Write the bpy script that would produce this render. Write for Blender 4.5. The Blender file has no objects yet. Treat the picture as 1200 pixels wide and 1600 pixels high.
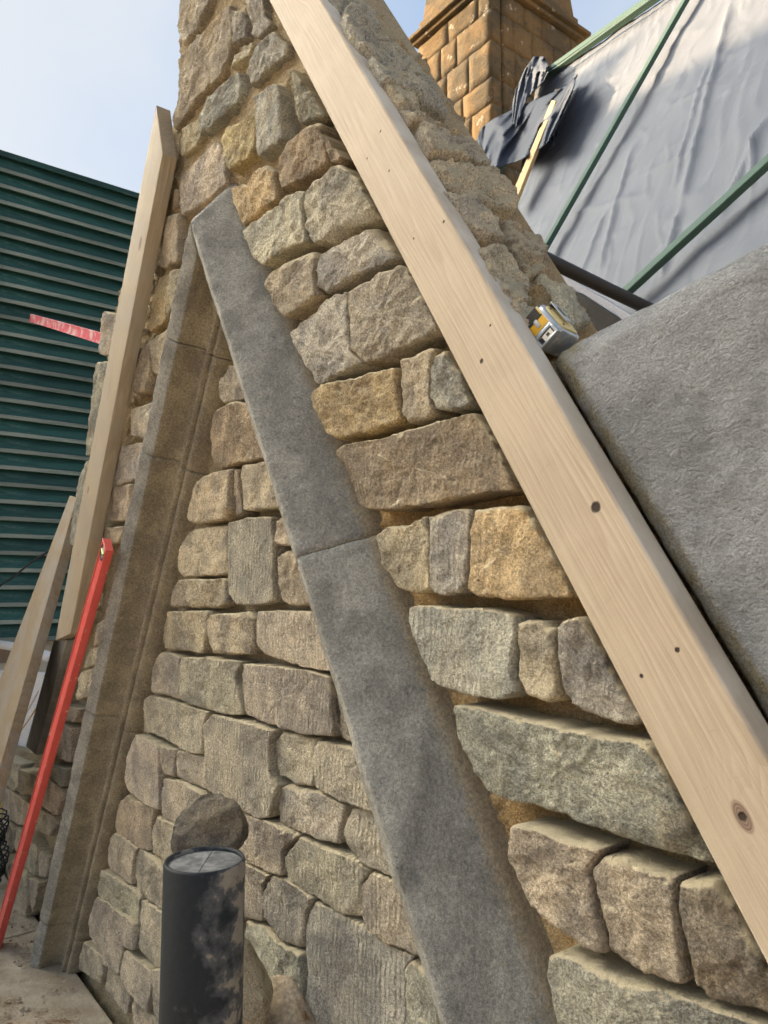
import bpy, bmesh, math, random
from mathutils import Vector, Matrix, noise
random.seed(7)
R = math.radians
S = bpy.context.scene
COL = S.collection

# ------------------------------------------------------------------ camera
F_PX, XV, YH = 1200.0, -320.0, 920.0
PITCH = math.atan((YH-800)/F_PX)
AZ = math.atan((600-XV)/(F_PX/math.cos(PITCH)))
_F = Vector((-math.cos(AZ), math.sin(AZ), 0)); CR = Vector((math.sin(AZ), math.cos(AZ), 0))
CF = _F*math.cos(PITCH) + Vector((0,0,math.sin(PITCH)))
CU = CR.cross(CF)
CAM = Vector((0,-1,0))
cd = bpy.data.cameras.new('camera'); cam = bpy.data.objects.new('camera', cd); COL.objects.link(cam)
m = Matrix((CR, CU, -CF)).transposed().to_4x4(); m.translation = CAM; cam.matrix_world = m
cd.sensor_fit = 'VERTICAL'; cd.sensor_height = 36; cd.lens = 27.0
cd.clip_start = 0.05; cd.clip_end = 2000
cd.dof.use_dof = True; cd.dof.focus_distance = 1.9; cd.dof.aperture_fstop = 13
S.camera = cam
S.render.resolution_x = 768; S.render.resolution_y = 1024

# ------------------------------------------------------------------ sun and sky
SUN_AZ = R(206)      # direction towards the sun, measured from +x, counter clockwise
SUN_EL = R(22)
SDIR = Vector((math.cos(SUN_AZ)*math.cos(SUN_EL), math.sin(SUN_AZ)*math.cos(SUN_EL), math.sin(SUN_EL)))
sl = bpy.data.lights.new('sun', 'SUN'); sl.energy = 5.0; sl.angle = R(0.6); sl.color = (1.0, .74, .45)
so = bpy.data.objects.new('sun', sl); COL.objects.link(so)
so.rotation_euler = SDIR.to_track_quat('Z', 'Y').to_euler(); so.location = (-6,-6,8)
w = bpy.data.worlds.new('World'); S.world = w; w.use_nodes = True
nt = w.node_tree; nt.nodes.clear()
def wn(t, **k):
    n = nt.nodes.new(t)
    for a, b in k.items(): setattr(n, a, b)
    return n
sky = wn('ShaderNodeTexSky', sky_type='NISHITA', sun_disc=False, sun_elevation=SUN_EL, sun_rotation=math.pi/2-SUN_AZ,
         air_density=1.2, dust_density=1.5, ozone_density=1.5)
tc = wn('ShaderNodeTexCoord')
cl = wn('ShaderNodeTexNoise'); cl.inputs['Scale'].default_value = 1.6; cl.inputs['Detail'].default_value = 5
cl.inputs['Roughness'].default_value = .5; cl.inputs['Distortion'].default_value = .3
nt.links.new(tc.outputs['Generated'], cl.inputs['Vector'])
cr = wn('ShaderNodeMapRange'); cr.inputs[1].default_value = .38; cr.inputs[2].default_value = .72
nt.links.new(cl.outputs['Fac'], cr.inputs[0])
gd = Vector((math.cos(R(207))*math.cos(R(37)), math.sin(R(207))*math.cos(R(37)), math.sin(R(37))))   # hazy glow round the sun
dot = wn('ShaderNodeVectorMath', operation='DOT_PRODUCT'); dot.inputs[1].default_value = gd
nt.links.new(tc.outputs['Generated'], dot.inputs[0])
gr = wn('ShaderNodeMapRange', interpolation_type='SMOOTHSTEP'); gr.inputs[1].default_value = .60; gr.inputs[2].default_value = 1.0
nt.links.new(dot.outputs['Value'], gr.inputs[0])
core = wn('ShaderNodeMapRange', interpolation_type='SMOOTHERSTEP'); core.inputs[1].default_value = .885; core.inputs[2].default_value = 1.0
nt.links.new(dot.outputs['Value'], core.inputs[0])
add = wn('ShaderNodeMath', operation='ADD', use_clamp=True)
mm = wn('ShaderNodeMath', operation='MULTIPLY'); mm.inputs[1].default_value = .7
nt.links.new(cr.outputs[0], mm.inputs[0])
nt.links.new(gr.outputs[0], add.inputs[0]); nt.links.new(mm.outputs[0], add.inputs[1])
mixw = wn('ShaderNodeMix', data_type='RGBA'); mixw.inputs[7].default_value = (3.0, 3.03, 3.06, 1)
base = wn('ShaderNodeMix', data_type='RGBA'); base.inputs[0].default_value = .8; base.inputs[7].default_value = (1.5, 2.02, 2.8, 1)
nt.links.new(sky.outputs[0], base.inputs[6])
nt.links.new(add.outputs[0], mixw.inputs[0]); nt.links.new(base.outputs[2], mixw.inputs[6])
mixc = wn('ShaderNodeMix', data_type='RGBA'); mixc.inputs[7].default_value = (84, 79, 68, 1)
nt.links.new(core.outputs[0], mixc.inputs[0]); nt.links.new(mixw.outputs[2], mixc.inputs[6])
bg = wn('ShaderNodeBackground'); bg.inputs[1].default_value = .1
out = wn('ShaderNodeOutputWorld')
nt.links.new(mixc.outputs[2], bg.inputs[0]); nt.links.new(bg.outputs[0], out.inputs[0])
S.view_settings.view_transform = 'Standard'; S.view_settings.look = 'None'
S.view_settings.exposure = 1.55; S.view_settings.gamma = 1

# ------------------------------------------------------------------ measuring helpers
def ray(px, py): return (CF*F_PX + CR*(px-600) - CU*(py-800)).normalized()
def at(px, py, y=0.0):                      # point on the vertical plane parallel to the wall, y metres behind its face
    r = ray(px, py); return CAM + r*((y-CAM.y)/r.y)
def onplane(px, py, p, n):
    r = ray(px, py); return CAM + r*((p-CAM).dot(n)/r.dot(n))
def dist(px, py, d): return CAM + ray(px, py)*d
def project(P):
    v = P-CAM; z = v.dot(CF)
    return (600+F_PX*v.dot(CR)/z, 800-F_PX*v.dot(CU)/z) if z > .01 else (9999, 9999)

# ------------------------------------------------------------------ object helpers
def link(name, me, parent=None, mats=()):
    o = bpy.data.objects.new(name, me); COL.objects.link(o)
    if parent: o.parent = parent
    for mt in mats: me.materials.append(mt)
    return o
def mesh(name, vs, fs, mat, parent=None, smooth=True):
    me = bpy.data.meshes.new(name); me.from_pydata([tuple(v) for v in vs], [], fs); me.update()
    if smooth: me.shade_smooth()
    return link(name, me, parent, [mat] if mat else [])
def frombm(name, bm, mat, parent=None, smooth=False):
    bmesh.ops.recalc_face_normals(bm, faces=bm.faces)
    me = bpy.data.meshes.new(name); bm.to_mesh(me); bm.free()
    if smooth: me.shade_smooth()
    return link(name, me, parent, [mat] if mat else [])
def empty(name, loc, label, cat, group=None):
    o = bpy.data.objects.new(name, None); COL.objects.link(o); o.location = loc; o.empty_display_size = .1
    tag(o, label, cat, group); return o
def tag(o, label, cat, group=None):
    o['label'] = label; o['category'] = cat
    if group: o['group'] = group
    return o
def keep(child, parent):                    # parent without moving
    bpy.context.view_layer.update(); 
    child.parent = parent; child.matrix_parent_inverse = Matrix.Translation(-parent.location)
    return child
def bevel(bm, w, seg=2):
    bmesh.ops.bevel(bm, geom=list(bm.edges), offset=w, segments=seg, affect='EDGES', profile=.6)
def prism_bm(pts, d, bm=None):              # polygon of points pushed along vector d
    bm = bm or bmesh.new()
    a = [bm.verts.new(p) for p in pts]; b = [bm.verts.new(Vector(p)+d) for p in pts]
    bm.faces.new(a); bm.faces.new(b[::-1]); n = len(a)
    for i in range(n): bm.faces.new((a[i], b[i], b[(i+1) % n], a[(i+1) % n]))
    return bm
def box_bm(c, s, bm=None, rot=None):
    bm = bm or bmesh.new()
    g = bmesh.ops.create_cube(bm, size=1)
    M = Matrix.Translation(Vector(c)) @ (rot.to_4x4() if rot else Matrix.Identity(4)) @ Matrix.Diagonal((*s, 1))
    bmesh.ops.transform(bm, matrix=M, verts=g['verts']); return bm
def tube_bm(pts, r, seg=14, bm=None, cap=True):
    bm = bm or bmesh.new(); rings = []
    pts = [Vector(p) for p in pts]
    for i, p in enumerate(pts):
        d = (pts[min(i+1, len(pts)-1)]-pts[max(i-1, 0)]).normalized()
        u = d.cross(Vector((0.1, .2, 1))).normalized(); v = d.cross(u)
        rr = r(i) if callable(r) else r
        rings.append([bm.verts.new(p + (u*math.cos(2*math.pi*k/seg)+v*math.sin(2*math.pi*k/seg))*rr) for k in range(seg)])
    for a, b in zip(rings, rings[1:]):
        for k in range(seg): bm.faces.new((a[k], a[(k+1) % seg], b[(k+1) % seg], b[k]))
    if cap: bm.faces.new(rings[0][::-1]); bm.faces.new(rings[-1])
    return bm
def local(o):                               # move mesh origin to bbox centre with no change in place
    vs = o.data.vertices; c = sum((v.co for v in vs), Vector())/len(vs)
    o.data.transform(Matrix.Translation(-c)); o.location = o.location + c; return o

# ------------------------------------------------------------------ materials
class NT:
    def __init__(s, name):
        s.m = bpy.data.materials.new(name); s.m.use_nodes = True; s.t = s.m.node_tree; s.t.nodes.clear()
        s.out = s.n('ShaderNodeOutputMaterial'); s.b = s.n('ShaderNodeBsdfPrincipled'); s.l(s.b.outputs[0], s.out.inputs[0])
        s.b.inputs['Roughness'].default_value = .85; s.b.inputs['Specular IOR Level'].default_value = .3
    def n(s, t, **k):
        x = s.t.nodes.new(t)
        for a, b in k.items(): setattr(x, a, b)
        return x
    def l(s, a, b): s.t.links.new(a, b)
    def v(s, node, i, val):
        if hasattr(val, 'links') or isinstance(val, bpy.types.NodeSocket): s.l(val, node.inputs[i])
        else: node.inputs[i].default_value = val
    def math(s, op, a, b=0.0, clamp=False):
        x = s.n('ShaderNodeMath', operation=op, use_clamp=clamp); s.v(x, 0, a); s.v(x, 1, b); return x.outputs[0]
    def rng(s, a, lo, hi, tlo=0.0, thi=1.0, smooth=True):
        x = s.n('ShaderNodeMapRange', interpolation_type='SMOOTHSTEP' if smooth else 'LINEAR')
        s.v(x, 0, a); s.v(x, 1, lo); s.v(x, 2, hi); s.v(x, 3, tlo); s.v(x, 4, thi); return x.outputs[0]
    def mix(s, f, a, b, blend='MIX'):
        x = s.n('ShaderNodeMix', data_type='RGBA', blend_type=blend); s.v(x, 0, f)
        for i, q in ((6, a), (7, b)):
            s.v(x, i, (*q, 1) if isinstance(q, tuple) and len(q) == 3 else q)
        return x.outputs[2]
    def noise(s, vec, scale, detail=4, rough=.55, dist=0.0):
        x = s.n('ShaderNodeTexNoise'); s.l(vec, x.inputs['Vector']); x.inputs['Scale'].default_value = scale
        x.inputs['Detail'].default_value = detail; x.inputs['Roughness'].default_value = rough; x.inputs['Distortion'].default_value = dist
        return x.outputs['Fac']
    def voro(s, vec, scale, feature='F1'):
        x = s.n('ShaderNodeTexVoronoi', feature=feature); s.l(vec, x.inputs['Vector']); x.inputs['Scale'].default_value = scale
        return x.outputs['Distance']
    def mapv(s, vec, sc=(1,1,1), loc=(0,0,0)):
        x = s.n('ShaderNodeMapping'); s.l(vec, x.inputs[0]); x.inputs['Scale'].default_value = sc; x.inputs['Location'].default_value = loc
        return x.outputs[0]
    def pos(s): return s.n('ShaderNodeNewGeometry').outputs['Position']
    def obj(s): return s.n('ShaderNodeTexCoord').outputs['Object']
    def bump(s, h, dist, strength=1.0, nrm=None):
        x = s.n('ShaderNodeBump'); s.v(x, 'Height', h); x.inputs['Distance'].default_value = dist; x.inputs['Strength'].default_value = strength
        if nrm: s.l(nrm, x.inputs['Normal'])
        return x.outputs[0]
    def fin(s, col=None, nrm=None, rough=None, metal=None):
        if col is not None: s.v(s.b, 'Base Color', (*col, 1) if isinstance(col, tuple) and len(col) == 3 else col)
        if nrm: s.l(nrm, s.b.inputs['Normal'])
        if rough is not None: s.v(s.b, 'Roughness', rough)
        if metal is not None: s.b.inputs['Metallic'].default_value = metal
        return s.m
def srgb(r, g, b):
    f = lambda c: (c/255/12.92 if c <= 10 else ((c/255+.055)/1.055)**2.4)
    return (f(r), f(g), f(b))

def stone_material(dusty=True):
    k = NT('rubble_stone')
    P = k.pos()
    oi = k.n('ShaderNodeObjectInfo')
    offs = k.n('ShaderNodeVectorMath', operation='SCALE'); offs.inputs[0].default_value = (13.1, 7.7, 5.3)
    k.l(oi.outputs['Random'], offs.inputs['Scale'])
    av = k.n('ShaderNodeVectorMath', operation='ADD'); k.l(P, av.inputs[0]); k.l(offs.outputs[0], av.inputs[1]); V = av.outputs[0]
    tone = k.n('ShaderNodeAttribute', attribute_type='OBJECT', attribute_name='tone').outputs['Color']
    tool = k.n('ShaderNodeAttribute', attribute_type='OBJECT', attribute_name='tooling').outputs['Fac']
    big = k.noise(V, 9, 5, .6, .4); med = k.noise(V, 45, 5, .65); fine = k.noise(V, 200, 4, .75); gr = k.noise(V, 520, 3, .7)
    c = k.mix(k.rng(big, .36, .66), k.mix(1, tone, (.66, .66, .68), 'MULTIPLY'), k.mix(1, tone, (1.22, 1.18, 1.10), 'MULTIPLY'))
    warm = k.noise(V, 5.5, 4, .6)
    c = k.mix(k.math('MULTIPLY', k.rng(warm, .54, .72, 0, .30), k.math('SUBTRACT', 1.1, tool)), c, (.36, .235, .105))
    c = k.mix(k.rng(k.noise(V, 14, 6, .7), .55, .72, 0, .55), c, (.15, .145, .135))
    c = k.mix(k.rng(k.noise(V, 70, 5, .75), .56, .70, 0, .45), c, (.50, .44, .33))
    c = k.mix(1, c, k.mix(k.rng(fine, .3, .7), (.52, .52, .52), (1.40, 1.39, 1.35)), 'MULTIPLY')
    c = k.mix(1, c, k.mix(k.rng(gr, .32, .68), (.78, .78, .78), (1.2, 1.2, 1.2)), 'MULTIPLY')
    rk_ = k.math('MULTIPLY', k.noise(V, 24, 8, .72), k.math('SUBTRACT', 1.15, tool))
    pits = k.rng(k.voro(V, 55), .0, .16, 1, 0)
    pm = k.math('MULTIPLY', pits, k.rng(k.noise(V, 8, 2), .5, .62))
    c = k.mix(k.math('MULTIPLY', pm, .7), c, (.05, .045, .04))
    # settled lime and sand dust on the ledges of the stones
    nz = k.n('ShaderNodeSeparateXYZ'); k.l(k.n('ShaderNodeNewGeometry').outputs['Normal'], nz.inputs[0])
    dustn = k.math('ADD', nz.outputs['Z'], k.math('MULTIPLY', k.math('SUBTRACT', med, .5), .9))
    c = k.mix(k.rng(dustn, .22, .62, 0, .88 if dusty else .12), c, k.mix(fine, (.50, .415, .25), (.66, .57, .40)))
    # chisel dressing: near vertical furrows
    Pv = k.mapv(V, (1, 1, .03)); wob = k.noise(V, 12, 3, .6)
    sx = k.n('ShaderNodeSeparateXYZ'); k.l(V, sx.inputs[0])
    ph = k.math('ADD', k.math('MULTIPLY', sx.outputs['X'], 2*math.pi/.0155), k.math('MULTIPLY', wob, 9.0))
    ph = k.math('ADD', ph, k.math('MULTIPLY', k.noise(Pv, 90, 2), 5.0))
    wv = k.math('ADD', k.math('MULTIPLY', k.math('SINE', ph), .5), .5)
    wv = k.math('MULTIPLY', k.math('POWER', wv, 1.6), k.rng(k.noise(V, 18, 5, .75), .42, .60, .05, 1))
    wv = k.math('MULTIPLY', wv, tool)
    c = k.mix(k.math('MULTIPLY', wv, .38), c, (.52, .47, .36))
    h = k.math('ADD', k.math('MULTIPLY', med, .60), k.math('MULTIPLY', fine, .42))
    h = k.math('ADD', h, k.math('MULTIPLY', gr, .18)); h = k.math('ADD', h, k.math('MULTIPLY', wv, .62))
    h = k.math('ADD', k.math('SUBTRACT', h, k.math('MULTIPLY', pm, .5)), k.math('MULTIPLY', rk_, 1.1))
    return k.fin(c, k.bump(h, .015, 1.0), .93)

def mortar_material():
    k = NT('sandy_lime_mortar'); P = k.pos(); sx = k.n('ShaderNodeSeparateXYZ'); k.l(P, sx.inputs[0])
    n1 = k.noise(P, 30, 6, .7); n2 = k.noise(P, 260, 4, .7); n3 = k.noise(P, 7, 3)
    off = k.math('ADD', k.math('MULTIPLY', sx.outputs['X'], .857), k.math('MULTIPLY', sx.outputs['Z'], .515))
    warm = k.math('MAXIMUM', k.rng(off, -1.16, -1.06), k.rng(sx.outputs['Z'], .3, .8))
    dusty = k.mix(n1, (.34, .27, .165), (.56, .46, .30)); damp = k.mix(n1, (.26, .15, .055), (.56, .38, .17))
    pale = k.mix(n1, (.40, .30, .17), (.66, .54, .35))
    damp = k.mix(k.rng(sx.outputs['Z'], .35, 1.25, 0, .9), damp, pale)
    damp = k.mix(k.rng(n3, .45, .62, 0, .45), damp, pale)
    c = k.mix(warm, dusty, damp)
    c = k.mix(1, c, k.mix(k.rng(n2, .3, .7), (.6, .6, .6), (1.3, 1.3, 1.3)), 'MULTIPLY')
    n4 = k.noise(P, 110, 4, .75)
    c = k.mix(k.rng(n4, .56, .70, 0, .6), c, (.62, .52, .36)); c = k.mix(k.rng(n4, .42, .32, 0, .6), c, (.13, .085, .045))
    h = k.math('ADD', k.math('MULTIPLY', n1, .6), k.math('ADD', k.math('MULTIPLY', n4, .5), k.math('MULTIPLY', n2, .35)))
    return k.fin(c, k.bump(h, .024, 1.0), .97)

def dressed_material():
    k = NT('grey_dressed_sandstone'); P = k.pos(); g = k.n('ShaderNodeNewGeometry')
    sn = k.n('ShaderNodeSeparateXYZ'); k.l(g.outputs['Normal'], sn.inputs[0])
    n1 = k.noise(P, 9, 5, .65); n2 = k.noise(P, 60, 5, .7); n3 = k.noise(P, 500, 3, .7); n4 = k.noise(P, 1300, 2)
    side = k.n('ShaderNodeAttribute', attribute_type='GEOMETRY', attribute_name='soffit').outputs['Fac']
    grey = k.mix(k.rng(n1, .38, .64), (.225, .218, .195), (.355, .342, .305))
    brown = k.mix(k.rng(n1, .38, .64), (.235, .20, .145), (.36, .305, .21))
    c = k.mix(side, grey, brown)
    c = k.mix(k.rng(n2, .54, .70, 0, .35), c, (.46, .43, .37)); c = k.mix(k.rng(n2, .44, .32, 0, .5), c, (.10, .105, .115))
    c = k.mix(1, c, k.mix(k.rng(n3, .3, .7), (.72, .72, .72), (1.25, 1.25, 1.24)), 'MULTIPLY')
    c = k.mix(1, c, k.mix(k.rng(n4, .3, .7), (.8, .8, .8), (1.18, 1.18, 1.18)), 'MULTIPLY')
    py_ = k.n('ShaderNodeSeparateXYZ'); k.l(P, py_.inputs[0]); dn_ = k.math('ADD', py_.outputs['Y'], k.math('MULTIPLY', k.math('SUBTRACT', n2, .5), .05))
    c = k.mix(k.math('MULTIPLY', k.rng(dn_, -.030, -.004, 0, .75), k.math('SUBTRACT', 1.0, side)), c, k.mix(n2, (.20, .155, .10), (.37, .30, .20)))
    lich = k.rng(k.voro(P, 24), .05, .10, 1, 0); lich = k.math('MULTIPLY', lich, k.rng(k.noise(P, 4, 2), .55, .62))
    c = k.mix(k.math('MULTIPLY', lich, .6), c, (.34, .26, .12))
    n5 = k.noise(P, 160, 4, .75)
    c = k.mix(1, c, k.mix(k.rng(n5, .32, .68), (.72, .72, .72), (1.22, 1.22, 1.2)), 'MULTIPLY')
    h = k.math('ADD', k.math('MULTIPLY', n2, .5), k.math('ADD', k.math('MULTIPLY', n5, .4), k.math('MULTIPLY', n3, .15)))
    return k.fin(c, k.bump(h, .010, 1.0), .88)

def slab_material():
    k = NT('riven_grey_slab'); P = k.pos(); n1 = k.noise(P, 6, 4, .6); n2 = k.noise(k.mapv(P, (1, 1, 1.5)), 62, 6, .7, .8); n3 = k.noise(P, 260, 4, .75)
    c = k.mix(k.rng(n1, .35, .65), (.27, .278, .282), (.39, .40, .405))
    c = k.mix(k.rng(n2, .55, .72, 0, .4), c, (.40, .40, .38)); c = k.mix(k.rng(n2, .45, .3, 0, .4), c, (.09, .095, .10))
    edge = k.n('ShaderNodeAttribute', attribute_type='GEOMETRY', attribute_name='soffit').outputs['Fac']
    c = k.mix(k.math('MULTIPLY', edge, k.rng(k.noise(P, 22, 5, .7), .38, .62, .35, 1)), c, k.mix(n3, (.10, .09, .055), (.42, .36, .23)))
    c = k.mix(1, c, k.mix(k.rng(n3, .3, .7), (.75, .75, .75), (1.22, 1.22, 1.22)), 'MULTIPLY')
    h = k.math('ADD', k.math('MULTIPLY', n2, .7), k.math('MULTIPLY', n3, .2))
    return k.fin(c, k.bump(h, .038, 1.0), .82)

def wood_material(name, light, dark, marks=(), holes=(), grey=0.0, stretch=1.0, edge=0.0):
    """object space: X along the length, Z across the face, Y through"""
    k = NT(name); O = k.obj()
    knotd = None
    warp = O
    for (x, z, r) in marks:                                   # grain flows round the knots
        sub = k.n('ShaderNodeVectorMath', operation='SUBTRACT'); k.l(O, sub.inputs[0]); sub.inputs[1].default_value = (x, 0, z)
        mp = k.mapv(sub.outputs[0], (.5, .0, 1)); ln = k.n('ShaderNodeVectorMath', operation='LENGTH'); k.l(mp, ln.inputs[0])
        d = k.math('DIVIDE', ln.outputs['Value'], r); knotd = d if knotd is None else k.math('MINIMUM', knotd, d)
    sz = k.n('ShaderNodeSeparateXYZ'); k.l(O, sz.inputs[0])
    g1 = k.math('ADD', k.math('MULTIPLY', sz.outputs['Z'], 95.0), k.math('MULTIPLY', k.noise(k.mapv(O, (.55, 3, 5)), 2.2, 3, .5), 11.0))
    if knotd is not None: g1 = k.math('ADD', g1, k.rng(knotd, 5.0, 0, 0, 3.2))
    fr = k.math('FRACT', g1)
    rings = k.math('MULTIPLY', k.rng(fr, .0, .8), k.rng(fr, 1.0, .9))
    rings = k.math('MULTIPLY', rings, k.rng(k.noise(k.mapv(O, (1.2, 3, 4)), 2.0, 3), .35, .62, .25, 1))
    fib = k.noise(k.mapv(O, (2.2, 60, 130)), 3.0, 3, .6); blot = k.noise(O, 5, 4, .6); sp = k.noise(O, 700, 2)
    c = k.mix(k.math('MULTIPLY', rings, .5), light, dark)
    c = k.mix(k.rng(fib, .3, .7, 0, .35), c, tuple(x*.72 for x in dark))
    c = k.mix(k.rng(blot, .4, .7, 0, .35), c, tuple(min(1, x*1.12) for x in light))
    if grey: c = k.mix(k.rng(k.noise(O, 7, 5, .7), .42, .6, 0, grey), c, (.30, .29, .265))
    scr = k.noise(k.mapv(O, (40, 10, 8)), 3, 5, .75, .3)
    c = k.mix(k.rng(scr, .64, .72, 0, .3), c, tuple(x*.45 for x in dark))
    c = k.mix(1, c, k.mix(sp, (.86, .86, .86), (1.1, 1.1, 1.1)), 'MULTIPLY')
    if edge:
        az_ = k.math('ABSOLUTE', sz.outputs['Z']); c = k.mix(k.math('MULTIPLY', k.rng(k.math('ADD', az_, k.math('MULTIPLY', blot, .012)), edge+.003, edge+.0075), .8), c, (.62, .565, .47))
    if knotd is not None:
        c = k.mix(k.rng(knotd, 1.25, .85), c, k.mix(k.rng(k.math('FRACT', k.math('MULTIPLY', knotd, 4.0)), .3, .8), (.145, .10, .075), (.25, .175, .125)))
    hole = None
    for (x, z, r) in holes:
        sub = k.n('ShaderNodeVectorMath', operation='DISTANCE'); k.l(O, sub.inputs[0]); 
        mp = k.mapv(O, (1, 0, 1)); k.l(mp, sub.inputs[0]); sub.inputs[1].default_value = (x, 0, z)
        d = k.math('DIVIDE', sub.outputs['Value'], r); hole = d if hole is None else k.math('MINIMUM', hole, d)
    h = k.math('ADD', k.math('MULTIPLY', fib, .5), k.math('MULTIPLY', rings, .25))
    if hole is not None:
        hn = k.math('ADD', hole, k.math('MULTIPLY', k.math('SUBTRACT', sp, .5), .8))
        c = k.mix(k.rng(hn, 1.15, .75), c, (.035, .022, .015)); h = k.math('SUBTRACT', h, k.rng(hn, 1.2, .6, 0, 5))
    return k.fin(c, k.bump(h, .0016, .8), .72)

def simple(name, col, rough=.7, bump=0.0, scale=60, var=.25, metal=0.0, dirt=None, dscale=9, dlo=.5, dhi=.62):
    k = NT(name); O = k.obj(); n = k.noise(O, scale, 5, .65); n2 = k.noise(O, scale*.2, 4)
    c = k.mix(n, tuple(x*(1-var) for x in col), tuple(min(1, x*(1+var)) for x in col))
    if dirt: c = k.mix(k.rng(k.noise(O, dscale, 6, .7, .4), dlo, dhi, 0, .9), c, dirt)
    nrm = k.bump(k.math('ADD', n, n2), bump) if bump else None
    return k.fin(c, nrm, rough, metal)

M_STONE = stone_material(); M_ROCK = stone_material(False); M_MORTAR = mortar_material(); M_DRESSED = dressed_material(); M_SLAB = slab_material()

# ------------------------------------------------------------------ the great shapes: ground, ledge, added shading house
k = NT('earth_and_gravel'); P = k.pos(); n = k.noise(P, 3, 6, .7)
M_EARTH = k.fin(k.mix(n, (.26, .21, .15), (.42, .35, .26)), k.bump(k.noise(P, 30, 5, .7), .03), .95)
def sheet(name, x0, x1, y0, y1, z, nx, ny, amp, sc, mat):
    vs, fs = [], []
    for j in range(ny+1):
        for i in range(nx+1):
            x = x0+(x1-x0)*i/nx; y = y0+(y1-y0)*j/ny
            vs.append((x, y, z + amp*noise.fractal(Vector((x, y, 0))*sc, 1, 2, 5)))
    for j in range(ny):
        for i in range(nx):
            a = j*(nx+1)+i; fs.append((a, a+1, a+nx+2, a+nx+1))
    return mesh(name, vs, fs, mat)
g = sheet('ground', -600, 600, -600, 600, -4.5, 60, 60, .25, .02, M_EARTH); g['kind'] = 'structure'

# added shadow caster: unseen gabled house shaped to shade the wall and membrane
T = math.tan(SUN_EL); SH = Vector((math.cos(SUN_AZ), math.sin(SUN_AZ), 0)); LH = Vector((-SH.y, SH.x, 0))
def lh(P): return P.dot(LH), P.z - P.dot(SH)*T

# ------------------------------------------------------------------ roof plane (60 degree slope behind the gable)
RQ = at(860, 420, 2.2); RN = Vector((-.15, -math.sin(R(60)), math.cos(R(60)))).normalized()
def rp(px, py, up=0.0): return onplane(px, py, RQ + RN*up, RN)


CHY = 4.3
M_HOUSE = simple('house_render', (.42, .38, .30), .9, .01, 12)
M_HROOF = simple('house_slate', (.12, .12, .13), .8, .02, 8)
D_H = 18.0
def hp(l, h, d): return SH*d + LH*l + Vector((0, 0, h + D_H*T))
hs = empty('added_shade_house', hp(-2, 0, D_H+3) * 1, 'added unseen gabled house shaped to shade the gable wall and roof membrane', 'house')
hs.location.z = -4.5
zt = 2.62  # ridge height sets where the added house's shadow edge crosses the membrane
def hpt(l, z, d): p = SH*d + LH*l; p.z = z; return p
ze = zt + D_H*T
body = prism_bm([hpt(-5.8, -4.6, D_H-3), hpt(-5.8, ze-2.2, D_H-3), hpt(-5.8, ze-.12, D_H), hpt(-5.8, ze-2.2, D_H+3), hpt(-5.8, -4.6, D_H+3)], LH*9)
keep(frombm('wall', body, M_HOUSE), hs)
rf = prism_bm([hpt(-6.1, ze-2.5, D_H-3.4), hpt(-6.1, ze, D_H), hpt(-6.1, ze-2.5, D_H+3.4), hpt(-6.1, ze-2.65, D_H+3.4), hpt(-6.1, ze-.16, D_H), hpt(-6.1, ze-2.65, D_H-3.4)], LH*9.6)
rfo = keep(frombm('roof', rf, M_HROOF), hs)
ck = keep(frombm('added_shade_stack', prism_bm([hpt(-5.75, ze-1, D_H-.4), hpt(-4.38, ze-1, D_H-.4), hpt(-4.38, ze+.62, D_H-.4), hpt(-5.75, ze+.62, D_H-.4)], SH*.8), M_HOUSE), hs)  # added block that shades the left end of the membrane's sunlit patch

# ------------------------------------------------------------------ gable wall
wall = empty('gable_wall', (-2.0, 0, -1.53), 'steep coursed rubble stone gable with sandy mortar joints under repair', 'wall')
YF = -.035
def resample(pts, step):
    out = []
    n = len(pts)
    for i in range(n):
        a, b = pts[i], pts[(i+1) % n]; L = (b-a).length; k_ = max(1, int(round(L/step)))
        for j in range(k_): out.append(a.lerp(b, j/k_))
    return out
def chaikin(pts, q=.22):
    o = []; n = len(pts)
    for i in range(n):
        a, b = pts[i], pts[(i+1) % n]; o += [a.lerp(b, q), a.lerp(b, 1-q)]
    return o
def star(poly):
    xs = [p.x for p in poly]; zs = [p.y for p in poly]; best = None
    n = len(poly); A = sum(poly[i].x*poly[(i+1) % n].y-poly[(i+1) % n].x*poly[i].y for i in range(n)); sg = 1 if A > 0 else -1
    cx = sum(xs)/n; cz = sum(zs)/n
    for i in range(1, 14):
        for j in range(1, 14):
            c = Vector((min(xs)+(max(xs)-min(xs))*i/14, min(zs)+(max(zs)-min(zs))*j/14))
            mn = 9
            for q in range(n):
                a, b = poly[q], poly[(q+1) % n]; e = b-a
                if e.length < 1e-6: continue
                mn = min(mn, sg*(e.x*(c.y-a.y)-e.y*(c.x-a.x))/e.length)
            mn -= .12*((c.x-cx)**2+(c.y-cz)**2)**.5
            if best is None or mn > best[0]: best = (mn, c)
    return best[1]
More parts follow.
